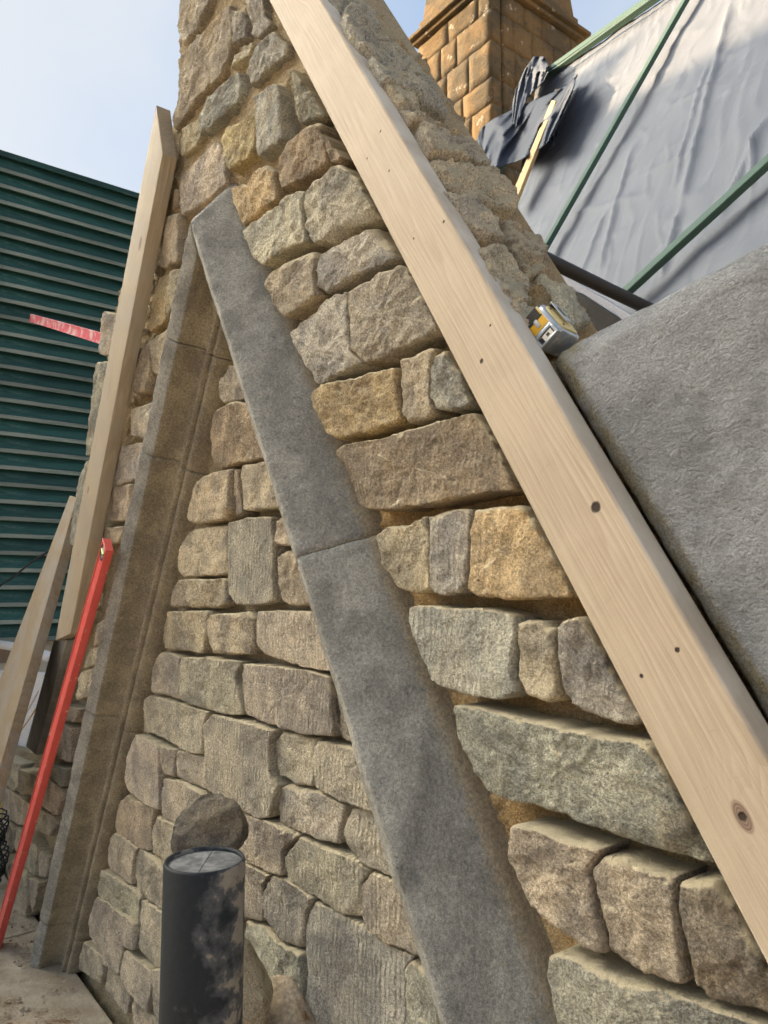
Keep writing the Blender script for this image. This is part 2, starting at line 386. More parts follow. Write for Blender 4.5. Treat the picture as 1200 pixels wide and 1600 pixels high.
def stone(name, poly, tone, tooling=0.0, proud=0.0, rough=1.0, rnd=.016, parent=None, step=.0075, grow=-.0008, frame=None, mat=None, back=.05, seed=None):
    """rock-faced block: outline in the wall plane (x, z); real depth; frame maps (u, v, depth) to the world"""
    seed = random.random()*100 if seed is None else seed
    P = chaikin([Vector(p) for p in poly], .05); P = chaikin(P, .18); P = resample(P, step)
    c = star(P); n = len(P); sv = Vector((seed, seed*.37, -seed))
    B = []
    for p in P:
        d = (p-c).normalized()
        B.append(p + d*(grow+.0055*rough*noise.fractal(Vector((p.x*22, p.y*22, 0))+sv, 1, 2, 4)+.0022*noise.fractal(Vector((p.x*85, p.y*85, 0))+sv, .7, 2, 3)))
    Rm = sum((p-c).length for p in B)/n
    ds = [0, .002, .005, .009, .014, .020]; x = .020
    st = step*1.15
    while x + st < Rm*.96: x += st; ds.append(x)
    ts = [1 - d/Rm for d in ds]
    vs = []; fs = []
    frame = frame or (lambda u, v, y: (u, y, v))
    cuts = []
    Rx = max(p.x for p in P)-min(p.x for p in P); Rz = max(p.y for p in P)-min(p.y for p in P)
    for _ in range(random.choice((0, 1, 2))):
        a_ = random.uniform(0, 2*math.pi); dr = Vector((math.cos(a_), math.sin(a_))); ext = max((p-c).dot(dr) for p in P)
        cuts.append((dr, ext*random.uniform(.72, .95), random.uniform(.5, 1.3)))
    tilt = (random.uniform(-.05, .05)*rough, random.uniform(-.07, .05)*rough)
    for p in B: vs.append(frame(p.x, p.y, back))
    for t in ts:
        for p in B:
            q = c + (p-c)*t; d = (1-t)*(p-c).length
            r = rnd*(1+.7*noise.noise(Vector((q.x*14, q.y*14, 3))+sv))
            sh = rnd*1.25*(1-math.sqrt(max(0, 1-(1-min(d/r, 1))**2)))
            v3 = Vector((q.x, q.y, 0))
            f1 = noise.fractal(v3*9+sv, .9, 2.1, 3); f2 = noise.fractal(v3*34+sv, .8, 2.1, 4)
            f3 = noise.noise(v3*95+sv)
            w_ = min(1, d/.02)
            y = YF - proud + sh + rough*(-.0075*f1*(.35+.65*w_) - .0050*f2 - .0030*f3) + min(.016, sum(max(0, (q-c).dot(dr)-d0+.012*f1)*sl_ for dr, d0, sl_ in cuts))*rough + tilt[0]*(q.x-c.x)+tilt[1]*(q.y-c.y)
            vs.append(frame(q.x, q.y, y))
    m_ = len(ts)+1
    for a in range(m_-1):
        for i in range(n):
            j = (i+1) % n; fs.append((a*n+i, a*n+j, (a+1)*n+j, (a+1)*n+i))
    cy = sum(vs[(m_-1)*n+i][1] for i in range(n))/n
    ctr = Vector((0, 0, 0))
    for i in range(n): ctr += Vector(vs[(m_-1)*n+i])
    vs.append(tuple(ctr/n)); ci = len(vs)-1
    for i in range(n): fs.append(((m_-1)*n+i, (m_-1)*n+(i+1) % n, ci))
    # outward direction check
    a = Vector(vs[fs[-1][0]]); b = Vector(vs[fs[-1][1]]); nn = (b-a).cross(Vector(vs[ci])-a)
    want = Vector(frame(c.x, c.y, -1)) - Vector(frame(c.x, c.y, 0))
    if nn.dot(want) < 0: fs = [f[::-1] for f in fs]
    o = mesh(name, vs, fs, mat or M_STONE, None)
    o['tone'] = [float(q) for q in tone]; o['tooling'] = float(tooling)
    local(o)
    if parent: keep_fast(o, parent)
    return o
def keep_fast(o, parent):
    o.parent = parent; o.matrix_parent_inverse = Matrix.Translation(-Vector(parent.location)); return o

TONE = {'g': (.335, .32, .275), 'w': (.39, .335, .245), 'b': (.31, .25, .175), 'y': (.45, .355, .205), 't': (.385, .345, .275), 'd': (.235, .21, .165), 'p': (.43, .37, .30), 'l': (.43, .39, .31)}
TILE = {'A': (240, 0, 3), 'B': (360, 240, 3), 'C': (480, 560, 3), 'D': (100, 250, 3), 'E': (200, 560, 3), 'F': (180, 880, 3), 'G': (100, 1200, 3),
        'H': (400, 1100, 3), 'I': (620, 880, 3), 'J': (780, 1200, 3), 'K': (0, 1100, 4), 'M': (350, 1250, 3.4286), 'P': (0, 0, 1), 'T': (0, 500, 2.667)}
# outlines measured on the wall: sheet, colour, tooling, coordinates
STONES = """
A p 0 175,-90 310,-90 285,0 245,90 215,160 160,235 140,165 155,60
A w .1 375,15 390,80 392,190 375,260 330,370 275,415 215,480 150,575 115,620 108,560 125,480 140,370 150,270 230,160 260,150 300,90
A g 0 400,60 450,50 462,110 458,190 400,225 395,130
A g 0 455,-60 530,-60 545,80 580,125 510,190 478,190 470,110 455,40
A t 0 503,207 470,280 420,300 372,338 395,270 440,225
A g 0 585,140 650,215 640,265 590,310 520,370 470,420 460,360 470,290 510,210
A g 0 430,330 430,440 415,490 350,560 290,620 243,638 245,545 270,490 330,420
A w 0 240,555 240,640 215,690 140,750 135,660 160,600
A y 0 490,520 497,600 500,700 470,750 380,820 352,790 345,640 370,600 440,560
A g .1 620,390 640,450 645,600 648,670 510,755 505,690 503,560 510,460
A d 0 672,325 740,400 830,560 710,605 690,560 680,450
A p 0 320,655 345,740 350,860 290,910 210,980 130,1020 127,900 135,830 200,760 260,700
A b 0 805,565 825,620 850,700 858,780 800,820 700,870 620,900 597,850 605,760 640,690 720,620
A b 0 840,640 935,760 870,795 850,720
A y 0 555,772 585,800 600,940 540,980 440,1080 410,1000 388,900 410,880 470,860 500,800
B l .2 345,175 375,180 380,340 400,430 300,470 175,545 130,490 90,380 120,345 230,270 310,190
B t .1 550,60 640,130 730,310 600,360 500,430 420,440 385,370 380,260 385,190 430,140
B w .1 420,460 445,500 440,600 455,680 370,740 285,790 235,720 190,610 215,570 300,510
B g 0 705,350 830,500 700,550 600,600 480,670 440,640 445,560 460,490 560,430 640,380
B g 0 575,655 580,800 595,930 650,990 600,1010 430,1090 390,1040 330,940 285,840 380,760 480,680
B t 0 840,520 900,600 1010,840 880,900 760,960 660,995 590,930 585,800 580,660 650,610 750,560
C y .1 455,45 462,160 470,290 430,320 300,360 170,395 120,350 80,250 65,170 110,130 250,90 370,60
C w .1 465,5 560,-35 640,-50 620,20 610,120 625,220 635,265 590,300 510,320 470,270 462,140
C g 0 645,-15 690,-30 760,80 820,230 700,262 640,255 612,180 618,70
C b .5 825,255 920,400 1020,620 850,640 640,690 450,715 310,718 270,690 230,580 175,440 210,410 420,370 520,330 700,290
C w .3 585,735 600,850 605,960 605,1090 500,1105 450,1080 370,970 340,840 380,790 480,775 530,755
C g .5 800,700 795,850 785,1060 750,1110 650,1118 610,1080 610,950 600,820 588,740 640,715 720,700
C y .3 1040,685 1130,820 1230,1000 1270,1130 1000,1135 830,1125 790,1080 795,900 795,800 820,710 880,690
I g .6 75,205 110,190 300,205 450,210 575,240 582,300 578,400 575,540 600,600 500,640 400,635 260,600 190,550 120,400 75,270
I w .1 600,270 680,262 770,290 778,400 785,500 790,640 740,658 640,630 590,560 580,500 590,400
I g .2 880,235 950,320 1050,520 1170,740 1120,765 950,730 830,670 800,590 790,440 785,280
P g 0 713,1100 753,1103 820,1117 887,1133 953,1147 1023,1157 1065,1210 1125,1352 1063,1333 980,1307 913,1287 847,1263 800,1252 763,1240 737,1200 715,1147
J w .1 80,260 110,240 300,300 510,370 470,460 480,600 510,720 530,860 450,860 370,800 250,720 170,650 130,540 75,420
J w 0 520,400 640,410 760,460 870,490 855,600 880,720 900,880 905,1000 840,1000 640,920 540,860 510,720 480,600 472,460
J d 0 880,490 1040,500 1130,620 1230,820 1330,1000 1330,1170 1200,1140 1000,1080 930,1020 915,860 880,700 862,590
J g .3 250,860 300,850 450,900 700,1010 950,1080 1200,1170 1350,1230 1350,1500 350,1500 290,1160 245,940
E t .1 485,30 540,60 590,185 450,215 435,190 440,110
E b .3 420,240 520,195 600,220 690,460 500,500 425,530 400,490 395,330
E w .3 380,545 495,515 490,600 500,710 480,755 330,780 295,760 300,680 330,590
E w 0 500,525 518,520 525,600 540,730 512,740 500,640
E w .3 540,500 660,475 750,700 640,712 545,715 535,650 525,530
E w .3 290,810 400,785 466,780 466,880 466,1010 400,1020 270,1025 240,1010 250,900
E t 1 480,770 560,745 680,740 690,850 690,1140 640,1158 520,1158 480,1100 475,900
E w .1 700,770 745,740 840,880 740,885 705,870
E w .2 700,930 750,895 830,930 920,1160 760,1165 710,1140 700,1030
F w .1 300,75 340,75 340,180 345,205 270,210 258,180 270,110
F w .1 350,75 520,70 530,190 480,212 370,210 345,180 343,110
F w .5 250,225 450,222 445,330 420,425 330,410 225,400 220,350 235,270
F w .3 460,240 640,225 660,260 655,380 640,430 540,430 470,420 448,350 450,270
F t .8 675,225 800,220 930,225 990,330 1050,510 900,490 780,455 700,430 665,380 665,280
F t .3 210,412 310,430 305,520 320,645 230,620 170,605 165,550 190,450
F t .5 320,440 450,440 600,460 575,540 600,640 610,710 560,715 420,680 330,640 315,560 310,480
F t .8 605,470 750,480 920,500 1020,530 1040,640 1050,810 900,805 750,760 620,710 605,620 598,530
F t .2 1045,600 1120,680 1190,880 1060,830 1048,740
F t .6 160,620 220,630 400,680 460,695 430,760 425,895 350,890 280,850 190,800 120,790 115,720 135,640
F t .7 120,800 200,830 225,860 220,960 225,1160 150,1130 75,1060 60,1000 75,900 100,830
F t .4 225,850 300,870 290,930 290,1000 240,990 222,930
F t .5 300,875 425,905 435,960 435,1065 370,1040 295,1000 290,930
F t .9 470,705 600,730 770,780 755,860 755,990 785,1040 750,1190 700,1195 570,1140 440,1060 435,940 428,760
F t .3 795,785 940,820 935,900 935,1050 860,1040 775,1000 755,930 758,830
F t .7 960,830 1130,860 1200,930 1270,1180 1080,1120 950,1050 938,940 940,860
F t .5 235,1005 330,1020 430,1080 400,1150 390,1260 300,1230 228,1190 225,1080
H t .5 140,370 300,410 425,480 400,560 390,655 300,640 200,600 110,560 98,470 110,400
H t .6 440,480 590,505 660,600 740,860 540,770 430,700 395,620 410,540
M t .6 90,60 300,120 410,190 340,260 335,400 260,390 120,320 90,240
M t .9 420,195 520,240 700,310 785,380 740,450 750,620 700,635 600,600 460,500 360,430 335,300
M t .8 800,380 950,450 1050,560 1150,880 1000,820 860,760 760,690 740,460
M t .6 120,330 260,400 225,450 220,650 120,630 60,590 60,330
M g .5 265,405 340,410 490,520 450,600 430,800 330,760 280,720 220,620 218,480
M g 1 490,540 620,600 760,690 880,780 1010,840 970,900 975,1100 990,1300 980,1500 440,1500 450,900 440,670 465,580
M g .4 1010,860 1110,930 1200,1080 1300,1500 1010,1500 980,1100 975,910
M g .1 120,640 230,670 300,760 436,812 444,1000 440,1500 330,1300 210,1050 130,800
G w .6 300,125 430,195 410,270 415,390 330,370 245,300 240,240 265,160
G t .3 450,220 530,260 600,330 570,440 480,440 420,400 415,290
G t .4 240,300 285,320 355,370 335,440 330,550 270,520 210,460 205,400 225,330
G t .2 355,375 460,430 490,520 490,680 400,630 335,560 335,440
G t .4 190,470 350,570 360,620 355,740 290,700 180,600 172,560
G t .6 165,600 210,620 350,720 355,850 300,830 275,970 200,920 130,790 120,730 140,640
G t .7 370,610 480,680 500,760 500,960 420,930 350,850 360,740
G t .4 110,810 190,870 195,960 180,1010 80,940 85,880
G t .4 205,925 300,1000 325,1050 305,1160 250,1100 190,1030
G t .6 305,845 420,940 430,1010 410,1150 330,1060 280,980 290,890
G t .5 335,1060 420,1160 440,1260 330,1230 320,1110
G t .3 430,935 500,920 560,1240 450,1240 428,1100
K t .2 25,320 140,370 130,520 100,545 20,480
K t .2 145,400 290,450 290,560 150,570 130,540
K t .5 300,460 390,530 390,600 350,700 260,640 250,600
K t .2 330,370 425,400 405,520 390,520 310,450
K t .3 15,490 100,560 200,640 190,760 110,760 60,730 10,680
K t .2 245,655 330,700 345,760 320,830 230,790 180,700
K t .4 110,770 190,810 240,900 245,1080 150,990 100,900
K t .3 250,910 300,950 290,1090 250,1080
K t .2 -40,680 100,770 100,900 60,940 -40,870
K w .2 110,960 190,1040 205,1260 190,1330 60,1200 40,1020
K t .2 205,1075 260,1110 235,1240 215,1310 205,1200
K t .2 380,110 460,150 440,370 350,340 370,200
K t 0 430,0 510,30 470,120 400,90
D w 0 500,260 550,240 555,480 490,515 450,505 465,400
D b 0 520,130 545,130 548,220 500,240
D y 0 450,545 488,525 495,640 480,760 400,815 390,790 420,650
D w 0 495,520 560,500 530,690 490,740 490,640
D w 0 470,800 500,790 460,1010 420,1010 410,920 415,850
D b 0 365,880 405,850 415,1000 405,1090 335,1100 330,1060
E l 0 10,240 130,200 110,330 60,380 10,360
E l 0 -20,410 90,390 50,570 -40,600 -45,470
P w 0 176,762 210,755 203,815 172,815
P w 0 163,826 199,822 190,849 160,852
P w 0 150,975 180,960 178,1000 145,1010
P w 0 140,1015 175,1003 168,1035 132,1045
P w 0 130,1050 165,1040 160,1085 122,1095
P g 0 170,486 195,488 180,560 158,556 164,500
P g 0 158,566 180,566 160,700 135,715 150,600
P g 0 134,722 160,710 130,860 112,850
"""
STONES += """P t .3 296,1420 372,1466 378,1560 372,1640 296,1600
P t .3 300,1318 378,1372 378,1448 300,1405
P t .3 262,1480 290,1500 290,1600 262,1600
"""
cnt = 0
traced = []
for line in STONES.strip().splitlines():
    t_, col, tl, *pp = line.split(); ox, oy, sc = TILE[t_]
    pts = []
    for p in pp:
        a, b = map(float, p.split(',')); q = at(ox+a/sc, oy+b/sc, YF+.004); pts.append((q.x, q.z))
    traced.append([Vector(q) for q in pts])
    tone = TONE[col]; j = random.uniform(.88, 1.12)*1.22; tone = tuple(c*j*random.uniform(.97, 1.03) for c in tone)
    tl = float(tl); ctr = sum((Vector(q) for q in pts), Vector((0, 0)))/len(pts)
    near = -ctr.x
    stone('stone', pts, tone, tl, random.uniform(-.002, .012) + (.012 if .857*ctr.x+.515*ctr.y > -1.12 else 0), 1.0 - .5*tl, .005 if tl > .3 else .008, wall, .0065 if near < 2.4 else .009, grow=(-.0055 if ctr.y > .9 else (-.003 if .857*ctr.x+.515*ctr.y > -1.12 else -.0012)))
    cnt += 1
# courses below and beside the picture, down to the ledge
def inside(pt, poly):
    c = False; n = len(poly)
    for i in range(n):
        a, b = poly[i], poly[(i+1) % n]
        if (a.y > pt.y) != (b.y > pt.y) and pt.x < (b.x-a.x)*(pt.y-a.y)/(b.y-a.y)+a.x: c = not c
    return c
RAKE = lambda z: (-.512-.515*z)/.857
z = -1.52
while z < -.05:
    h_ = random.uniform(.15, .24); x = -2.9 + random.uniform(0, .2)
    while x < RAKE(z+h_)+.15:
        w_ = random.uniform(.2, .42); x1 = min(x+w_, RAKE(z+h_*.5)-.01); 
        if x1-x > .07:
            quad = [(x+.008, z+.008), (x1-.008, z+.008), (min(x1-.008, RAKE(z+h_)), z+h_-.008), (x+.008, z+h_-.008)]
            ok = all(project(Vector((q[0], YF, q[1])))[1] > 1612 for q in quad)
            if ok: 
                stone('stone', quad, tuple(c*random.uniform(.9, 1.1) for c in TONE['t']), .5, 0, .7, .018, wall, .016)
        x += w_
    z += h_

# mortar bed: a rough displaced skin in front of the wall core
def wallpt(px, py): q = at(px, py, 0); return Vector((q.x, q.z))
OUT = [Vector((-2.50, 2.75)), Vector((-2.50, 1.70)), wallpt(262, 240), wallpt(196, 440), wallpt(168, 520), wallpt(142, 690), wallpt(118, 850), wallpt(96, 1000), wallpt(62, 1170),
       wallpt(40, 1178), wallpt(0, 1168), Vector((-5.6, wallpt(0, 1168).y)), Vector((-5.6, -1.62)), Vector((.35, -1.62)), Vector((RAKE(-1.62), -1.62)), Vector((RAKE(2.75), 2.75))]
OUT.pop(13)
def seg_d(p, poly):
    best = 9
    for i in range(len(poly)):
        a, b = poly[i], poly[(i+1) % len(poly)]; e = b-a; t = max(0, min(1, (p-a).dot(e)/e.length_squared)); best = min(best, (p-(a+e*t)).length)
    return best
def mortar_bed():
    st = .0115; x0, x1, z0, z1 = -4.9, .35, -1.62, 2.3
    nx = int((x1-x0)/st); nz = int((z1-z0)/st); idx = {}; vs = []; fs = []
    for j in range(nz+1):
        z = z0+j*st
        for i in range(nx+1):
            x = x0+i*st; p = Vector((x, z))
            pr = project(Vector((x, 0, z)))
            vis = -40 < pr[0] < 1240 and -40 < pr[1] < 1640
            if not inside(p, OUT): continue
            if not vis and (i % 4 or j % 4): pass
            o_ = .857*x+.515*z
            up = max(0, min(1, (z-.55)/.7)); rt = max(0, min(1, (o_+1.16)/.1))
            base = .022 - .040*max(0, min(1, (z-.95)/.4)) + .008*rt*(1-up)
            v3 = Vector((x, 0, z))
            y = base - .010*noise.fractal(v3*11, .8, 2.1, 3) - .0085*noise.fractal(v3*48, .7, 2.2, 4)
            y -= .006*max(0, noise.noise(v3*70)-.15)*2
            # the mortar is packed against the hood mould
            idx[(i, j)] = len(vs); vs.append((x, y, z))
    for (i, j), a in idx.items():
        b = idx.get((i+1, j)); c = idx.get((i+1, j+1)); d = idx.get((i, j+1))
        if b is not None and c is not None and d is not None: fs.append((a, b, c, d))
    o = mesh('mortar', vs, fs, M_MORTAR); local(o); keep_fast(o, wall)
mortar_bed()
core = prism_bm([(p.x, .03, p.y) for p in OUT], Vector((0, .17, 0)))
keep_fast(frombm('core', core, M_MORTAR), wall)

# ------------------------------------------------------------------ rough top of the wall along the rake
RU = Vector((math.cos(R(59)), 0, -math.sin(R(59)))); RNV = Vector((math.sin(R(59)), 0, math.cos(R(59))))
RO = RNV*-.522
def rk(px, py, up=0.0):
    q = onplane(px, py, RNV*(-.512+up), RNV); return Vector((q.dot(RU), q.y))
RAKE_ST = """
P g 532,20 560,2 580,22 602,62 642,90 667,118 655,128 612,118 570,84 540,50
P g 478,-80 520,-90 560,-30 565,6 535,18 500,-30
A d 880,80 930,60 1020,100 1060,180 1080,215 1030,200 960,150 900,120
U g 225,-20 440,-10 505,60 495,90 560,180 600,262 480,205 380,130 290,92
U w 300,96 400,150 470,260 560,310 640,345 480,300 420,290 380,230
U t 440,290 560,320 700,360 770,420 790,500 640,455 520,440 470,370
U w 500,450 640,470 800,520 900,620 918,690 880,705 790,670 700,640 600,570
U p 585,600 700,650 800,740 860,850 760,800 680,740
U w 700,820 850,860 970,1010 990,1120 900,1130 800,990
U b 860,720 1000,790 1070,870 1075,975 980,1000 890,860
U l 1020,990 1150,1060 1260,1200 1180,1260 1080,1130
U t 880,1120 990,1130 1080,1150 1180,1270 1020,1300
"""
TILE['U'] = (500, 100, 3)
for line in RAKE_ST.strip().splitlines():
    t_, col, *pp = line.split(); ox, oy, sc = TILE[t_]
    pts = []
    for p in pp:
        a, b = map(float, p.split(',')); pts.append(tuple(rk(ox+a/sc, oy+b/sc, .012)))
    fr = lambda u, v, y: tuple(RNV*(-.522 - y*.9 + (-.012 if y > .02 else 0)) + RU*u + Vector((0, v, 0)))
    stone('rake_stone', pts, tuple(min(.62, q*1.5) for q in TONE[col]), 0, random.uniform(-.016, .010), 2.1, .010, wall, .007, frame=fr, back=.06)
# rough mortar skin on the rake
vs = []; fs = []; NU, NV = 520, 34
for i in range(NU+1):
    u = -2.9 + 4.3*i/NU
    for j in range(NV+1):
        edge = .205 + .055*noise.noise(Vector((u*5, 0, 0))) + .035*noise.noise(Vector((u*17, 3, 0)))
        v = -.03 + (edge+.03)*j/NV
        q = Vector((u*9, v*9, 1.7))
        ly = noise.noise(Vector((u*7+v*3, v*9, 8))); ly = math.floor(ly*5+noise.noise(q*3)*.8)/5
        hgt = .014*noise.fractal(q, .8, 2, 4) + .013*noise.fractal(q*4, .7, 2, 4) + .032*ly - (.03 if j == NV else 0) - (.02 if j == 0 else 0)
        P_ = RNV*(-.516+hgt) + RU*u; vs.append((P_.x, v, P_.z))
for i in range(NU):
    for j in range(NV):
        a = i*(NV+1)+j; fs.append((a, a+NV+1, a+NV+2, a+1))
o = mesh('rake_mortar', vs, fs, M_MORTAR); local(o); keep_fast(o, wall)

# ------------------------------------------------------------------ hood mould
hood = bpy.data.objects.new('hood_mould', None); COL.objects.link(hood); hood.empty_display_size = .1; keep_fast(hood, wall)
X0 = -2.042
PROF = [(.03, -.100, 0), (0, -.092, 0), (-.04, -.070, 0), (-.08, -.046, 0), (-.12, -.020, 0), (-.147, -.003, 0), (-.150, 0.0, 0), (-.149, .003, 0), (-.140, .022, 0), (-.129, .040, 0), (-.127, .043, 0), (-.122, .0435, 1),
        (-.095, .0440, 1), (-.070, .046, 1), (-.050, .053, 1), (-.040, .064, 1), (-.037, .078, 1), (-.042, .092, 1), (-.053, .104, 1), (-.060, .112, 1), (-.056, .119, 1),
        (-.026, .121, 1), (-.024, .125, 1), (-.045, .128, 1), (-.042, .142, 1), (-.015, .152, 1), (.03, .158, 1)]
def densify(pr, st=.008):
    o_ = []
    for (a, b) in zip(pr, pr[1:]):
        n_ = max(1, int(math.dist(a[:2], b[:2])/st))
        for q in range(n_): t = q/n_; o_.append((a[0]+(b[0]-a[0])*t, a[1]+(b[1]-a[1])*t, a[2] if t < 1 else b[2]))
    return o_+[pr[-1]]
PRD = densify(PROF)
def leg(side, nose_off, ang, joints, bot_z):
    """one raking leg, stone by stone; s measured down the slope"""
    u = Vector((side*math.cos(R(ang)), 0, -math.sin(R(ang)))); nv = Vector((side*math.sin(R(ang)), 0, math.cos(R(ang))))
    def pt(y, m_, s): return nv*(nose_off - m_) + u*s + Vector((0, y, 0))
    def s_at_x(m_, x): return (x - nv.x*(nose_off-m_))/u.x
    s_bot = lambda m_: (bot_z - nv.z*(nose_off-m_))/u.z
    cuts = ['top'] + joints + ['bot']
    for a, b in zip(cuts, cuts[1:]):
        vs = []; fs = []; sf = []
        slen = 2.2; N = 90
        for i in range(N+1):
            t = i/N
            for (y, m_, sfl) in PRD:
                sa = s_at_x(m_, X0+side*.0015) if a == 'top' else a + .0012 + .002*noise.noise(Vector((y*30, m_*30, a)))
                sb = s_bot(m_) if b == 'bot' else b - .0012 + .002*noise.noise(Vector((y*30, m_*30, b)))
                s_ = sa + (sb-sa)*t
                P_ = pt(y, m_, s_); v3 = P_
                dn = .0022*noise.fractal(v3*6, 1, 2, 3) + .0016*noise.fractal(v3*45, .8, 2, 4)
                if abs(m_) < .005 and y < -.1: dn -= .006*max(0, noise.noise(v3*22))**1.0 + .004*max(0, noise.noise(v3*60)-.1)
                if side > 0 and b == 'bot':           # scaled-off skin of the lower stone
                    qx, qy = project(P_)
                    if qy < 1392 and qy > 1120: lx = 630+(1392-qy)*.19 + 14*noise.noise(Vector((qy*.02, 0, 0))); dn += .0045*max(0, min(1, (lx-qx)/5+.5))*min(1, (qy-1120)/60)
                e = min(t, 1-t)*(sb-sa)
                if e < .004: dn -= .0015*(1-e/.004)
                dirn = (Vector((0, -.8, 0)) + nv*(.55 if m_ < .02 else -.4)).normalized()
                vs.append(P_ + dirn*dn); sf.append(sfl)
        k_ = len(PRD)
        for i in range(N):
            for j in range(k_-1):
                q = i*k_+j; fs.append((q, q+1, q+k_+1, q+k_) if side < 0 else (q, q+k_, q+k_+1, q+1))
        fs.append(tuple(range(k_))); fs.append(tuple(N*k_+j for j in reversed(range(k_))))
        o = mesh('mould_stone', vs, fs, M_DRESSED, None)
        bm = bmesh.new(); bm.from_mesh(o.data); bmesh.ops.recalc_face_normals(bm, faces=bm.faces); bm.to_mesh(o.data); bm.free()
        at_ = o.data.attributes.new('soffit', 'FLOAT', 'POINT')
        for i, v in enumerate(sf): at_.data[i].value = v
        mo = local(o); mo.parent = hood
def line_fit(p, q, side):
    d = q-p; ang = math.degrees(math.atan2(-d.z, side*d.x)); nv = Vector((side*math.sin(R(ang)), 0, math.cos(R(ang))))
    u = Vector((side*math.cos(R(ang)), 0, -math.sin(R(ang)))); return ang, nv.dot(p), u
pr1, pr2 = at(300, 350, -.15), at(693, 1590, -.15); aR, oR, uR = line_fit(pr1, pr2, 1)
pl1, pl2 = at(297, 350, -.15), at(45, 1510, -.15); aL, oL, uL = line_fit(pl1, pl2, -1)
jr = [at(468, 866, -.15).dot(uR)]
jl = [at(255, 525, -.15).dot(uL), at(212, 695, -.15).dot(uL), at(142, 1135, -.15).dot(uL), at(62, 1442, -.15).dot(uL)]
leg(1, oR, aR, jr, -1.53); leg(-1, oL, aL, jl, -1.53)

# ------------------------------------------------------------------ timbers
def timber(name, quad, thick, mat, label, cat, bev=.004, group=None, frame=None):
    """quad: four world points of the front face (top outer, top inner, bottom inner, bottom outer); pushed back by thick"""
    quad = [Vector(q) for q in quad]
    ax = ((quad[3]-quad[0])+(quad[2]-quad[1])).normalized(); nrm = (quad[1]-quad[0]).cross(quad[3]-quad[0]).normalized()
    if nrm.dot(CAM-quad[0]) < 0: nrm = -nrm
    az = ax.cross(nrm); M3 = Matrix((ax, -nrm, az)).transposed()
    if M3.determinant() < 0: az = -az; M3 = Matrix((ax, -nrm, az)).transposed()
    c = sum(quad, Vector())/4 - nrm*thick/2
    bm = prism_bm(quad, -nrm*thick); bmesh.ops.recalc_face_normals(bm, faces=bm.faces)
    bevel(bm, bev, 3)
    M4 = M3.to_4x4(); M4.translation = c
    bmesh.ops.transform(bm, matrix=M4.inverted(), verts=bm.verts)
    o = frombm(name, bm, mat, None, True)
    for p in o.data.polygons: p.use_smooth = True
    try: o.data.set_sharp_from_angle(angle=R(40))
    except Exception: pass
    o.matrix_world = M4; tag(o, label, cat, group); return o, M4
# the long board on the right-hand rake
bt = [at(505+(-90)*.57, -90, -.1), at(421-60, -90, -.1)]
q_to = at(505-.57*110+6, -110, -.1); q_ti = at(421-55, -110, -.1)
q_bi = at(1180+82, 1473+160, -.1); q_bo = at(1200+250, 1180+440, -.1)
# straighten: use fitted offsets
def on_off(off, s): return RNV2*off + RU2*s + Vector((0, -.1, 0))
pa, pb = at(420, 0, -.1), at(1180, 1473, -.1); angB, offB, RU2 = line_fit(pa, pb, 1); RNV2 = Vector((math.sin(R(angB)), 0, math.cos(R(angB))))
offT = (at(505, 0, -.1).dot(RNV2)+at(787, 500, -.1).dot(RNV2)+at(1200, 1180, -.1).dot(RNV2))/3
s0 = pa.dot(RU2) - .45; s1 = pb.dot(RU2) + .55
def T2(px, py):                       # picture measurement -> timber space (x along, z across) relative to its centre
    q = at(px, py, -.1); return (q.dot(RU2) - (s0+s1)/2, q.dot(RNV2) - (offB+offT)/2)
sgn = -1
def mk(lst, default=.006): return [(T2(a, b)[0], sgn*T2(a, b)[1], r) for a, b, r in lst]
M_BT = wood_material('planed_pine', (.46, .375, .275), (.33, .25, .17), edge=abs(offT-offB)/2,
    marks=mk([(1138, 1357, .011), (445, 20, .010), (1160, 1276, .009)]),
    holes=mk([(595, 210, .0022), (571, 246, .0026), (605, 272, .0025), (645, 417, .003), (733, 549, .0022), (772, 541, .0042), (882, 835, .008), (998, 1054, .0035), (1058, 1021, .0028), (665, 345, .0022), (457, 22, .004), (1160, 1276, .005)]))
tb, MB_ = timber('timber_board', [on_off(offT, s0), on_off(offB, s0), on_off(offB, s1), on_off(offT, s1)], .048, M_BT,
    'long pale planed timber board lying up the right-hand slope of the stone gable', 'timber', .006)
M_LT = wood_material('treated_softwood', (.40, .33, .23), (.245, .19, .125), marks=[(-.62, .03, .012), (.35, -.03, .008)], holes=[(.62, .0, .003), (.9, .02, .003)], grey=.3)
timber('timber_board', [at(244, 164, -.1), at(254, 240, -.1), at(110, 990, -.1), at(86, 1001, -.1)], .052, M_LT,
    'plumb-cut treated timber board fixed up the left-hand slope of the stone gable', 'timber', .003)
M_OT = wood_material('weathered_softwood', (.33, .26, .17), (.19, .14, .08), grey=.5)
timber('timber_offcut', [at(112, 775, -.02), at(122, 779, -.02), at(-22, 1260, -.34), at(-78, 1260, -.34)], .045, M_OT,
    'weathered timber offcut leaning left of the red spirit level', 'timber', .003)
M_DT = wood_material('old_grey_board', (.22, .205, .17), (.10, .085, .065), grey=.6)
timber('old_board', [at(84, 1000, -.07), at(104, 1000, -.07), at(56, 1180, -.07), at(40, 1166, -.07)], .075, M_DT,
    'short dark grey board end standing below the left-hand timber board', 'timber', .004)
M_HT = wood_material('brown_batten', (.27, .19, .12), (.16, .11, .07), grey=.3)
timber('timber_rail', [at(-40, 1008, .35), at(44, 1012, .35), at(42, 1036, .35), at(-40, 1036, .35)], .05, M_HT,
    'short brown timber rail lying level behind the leaning offcut at the left edge', 'timber', .003)

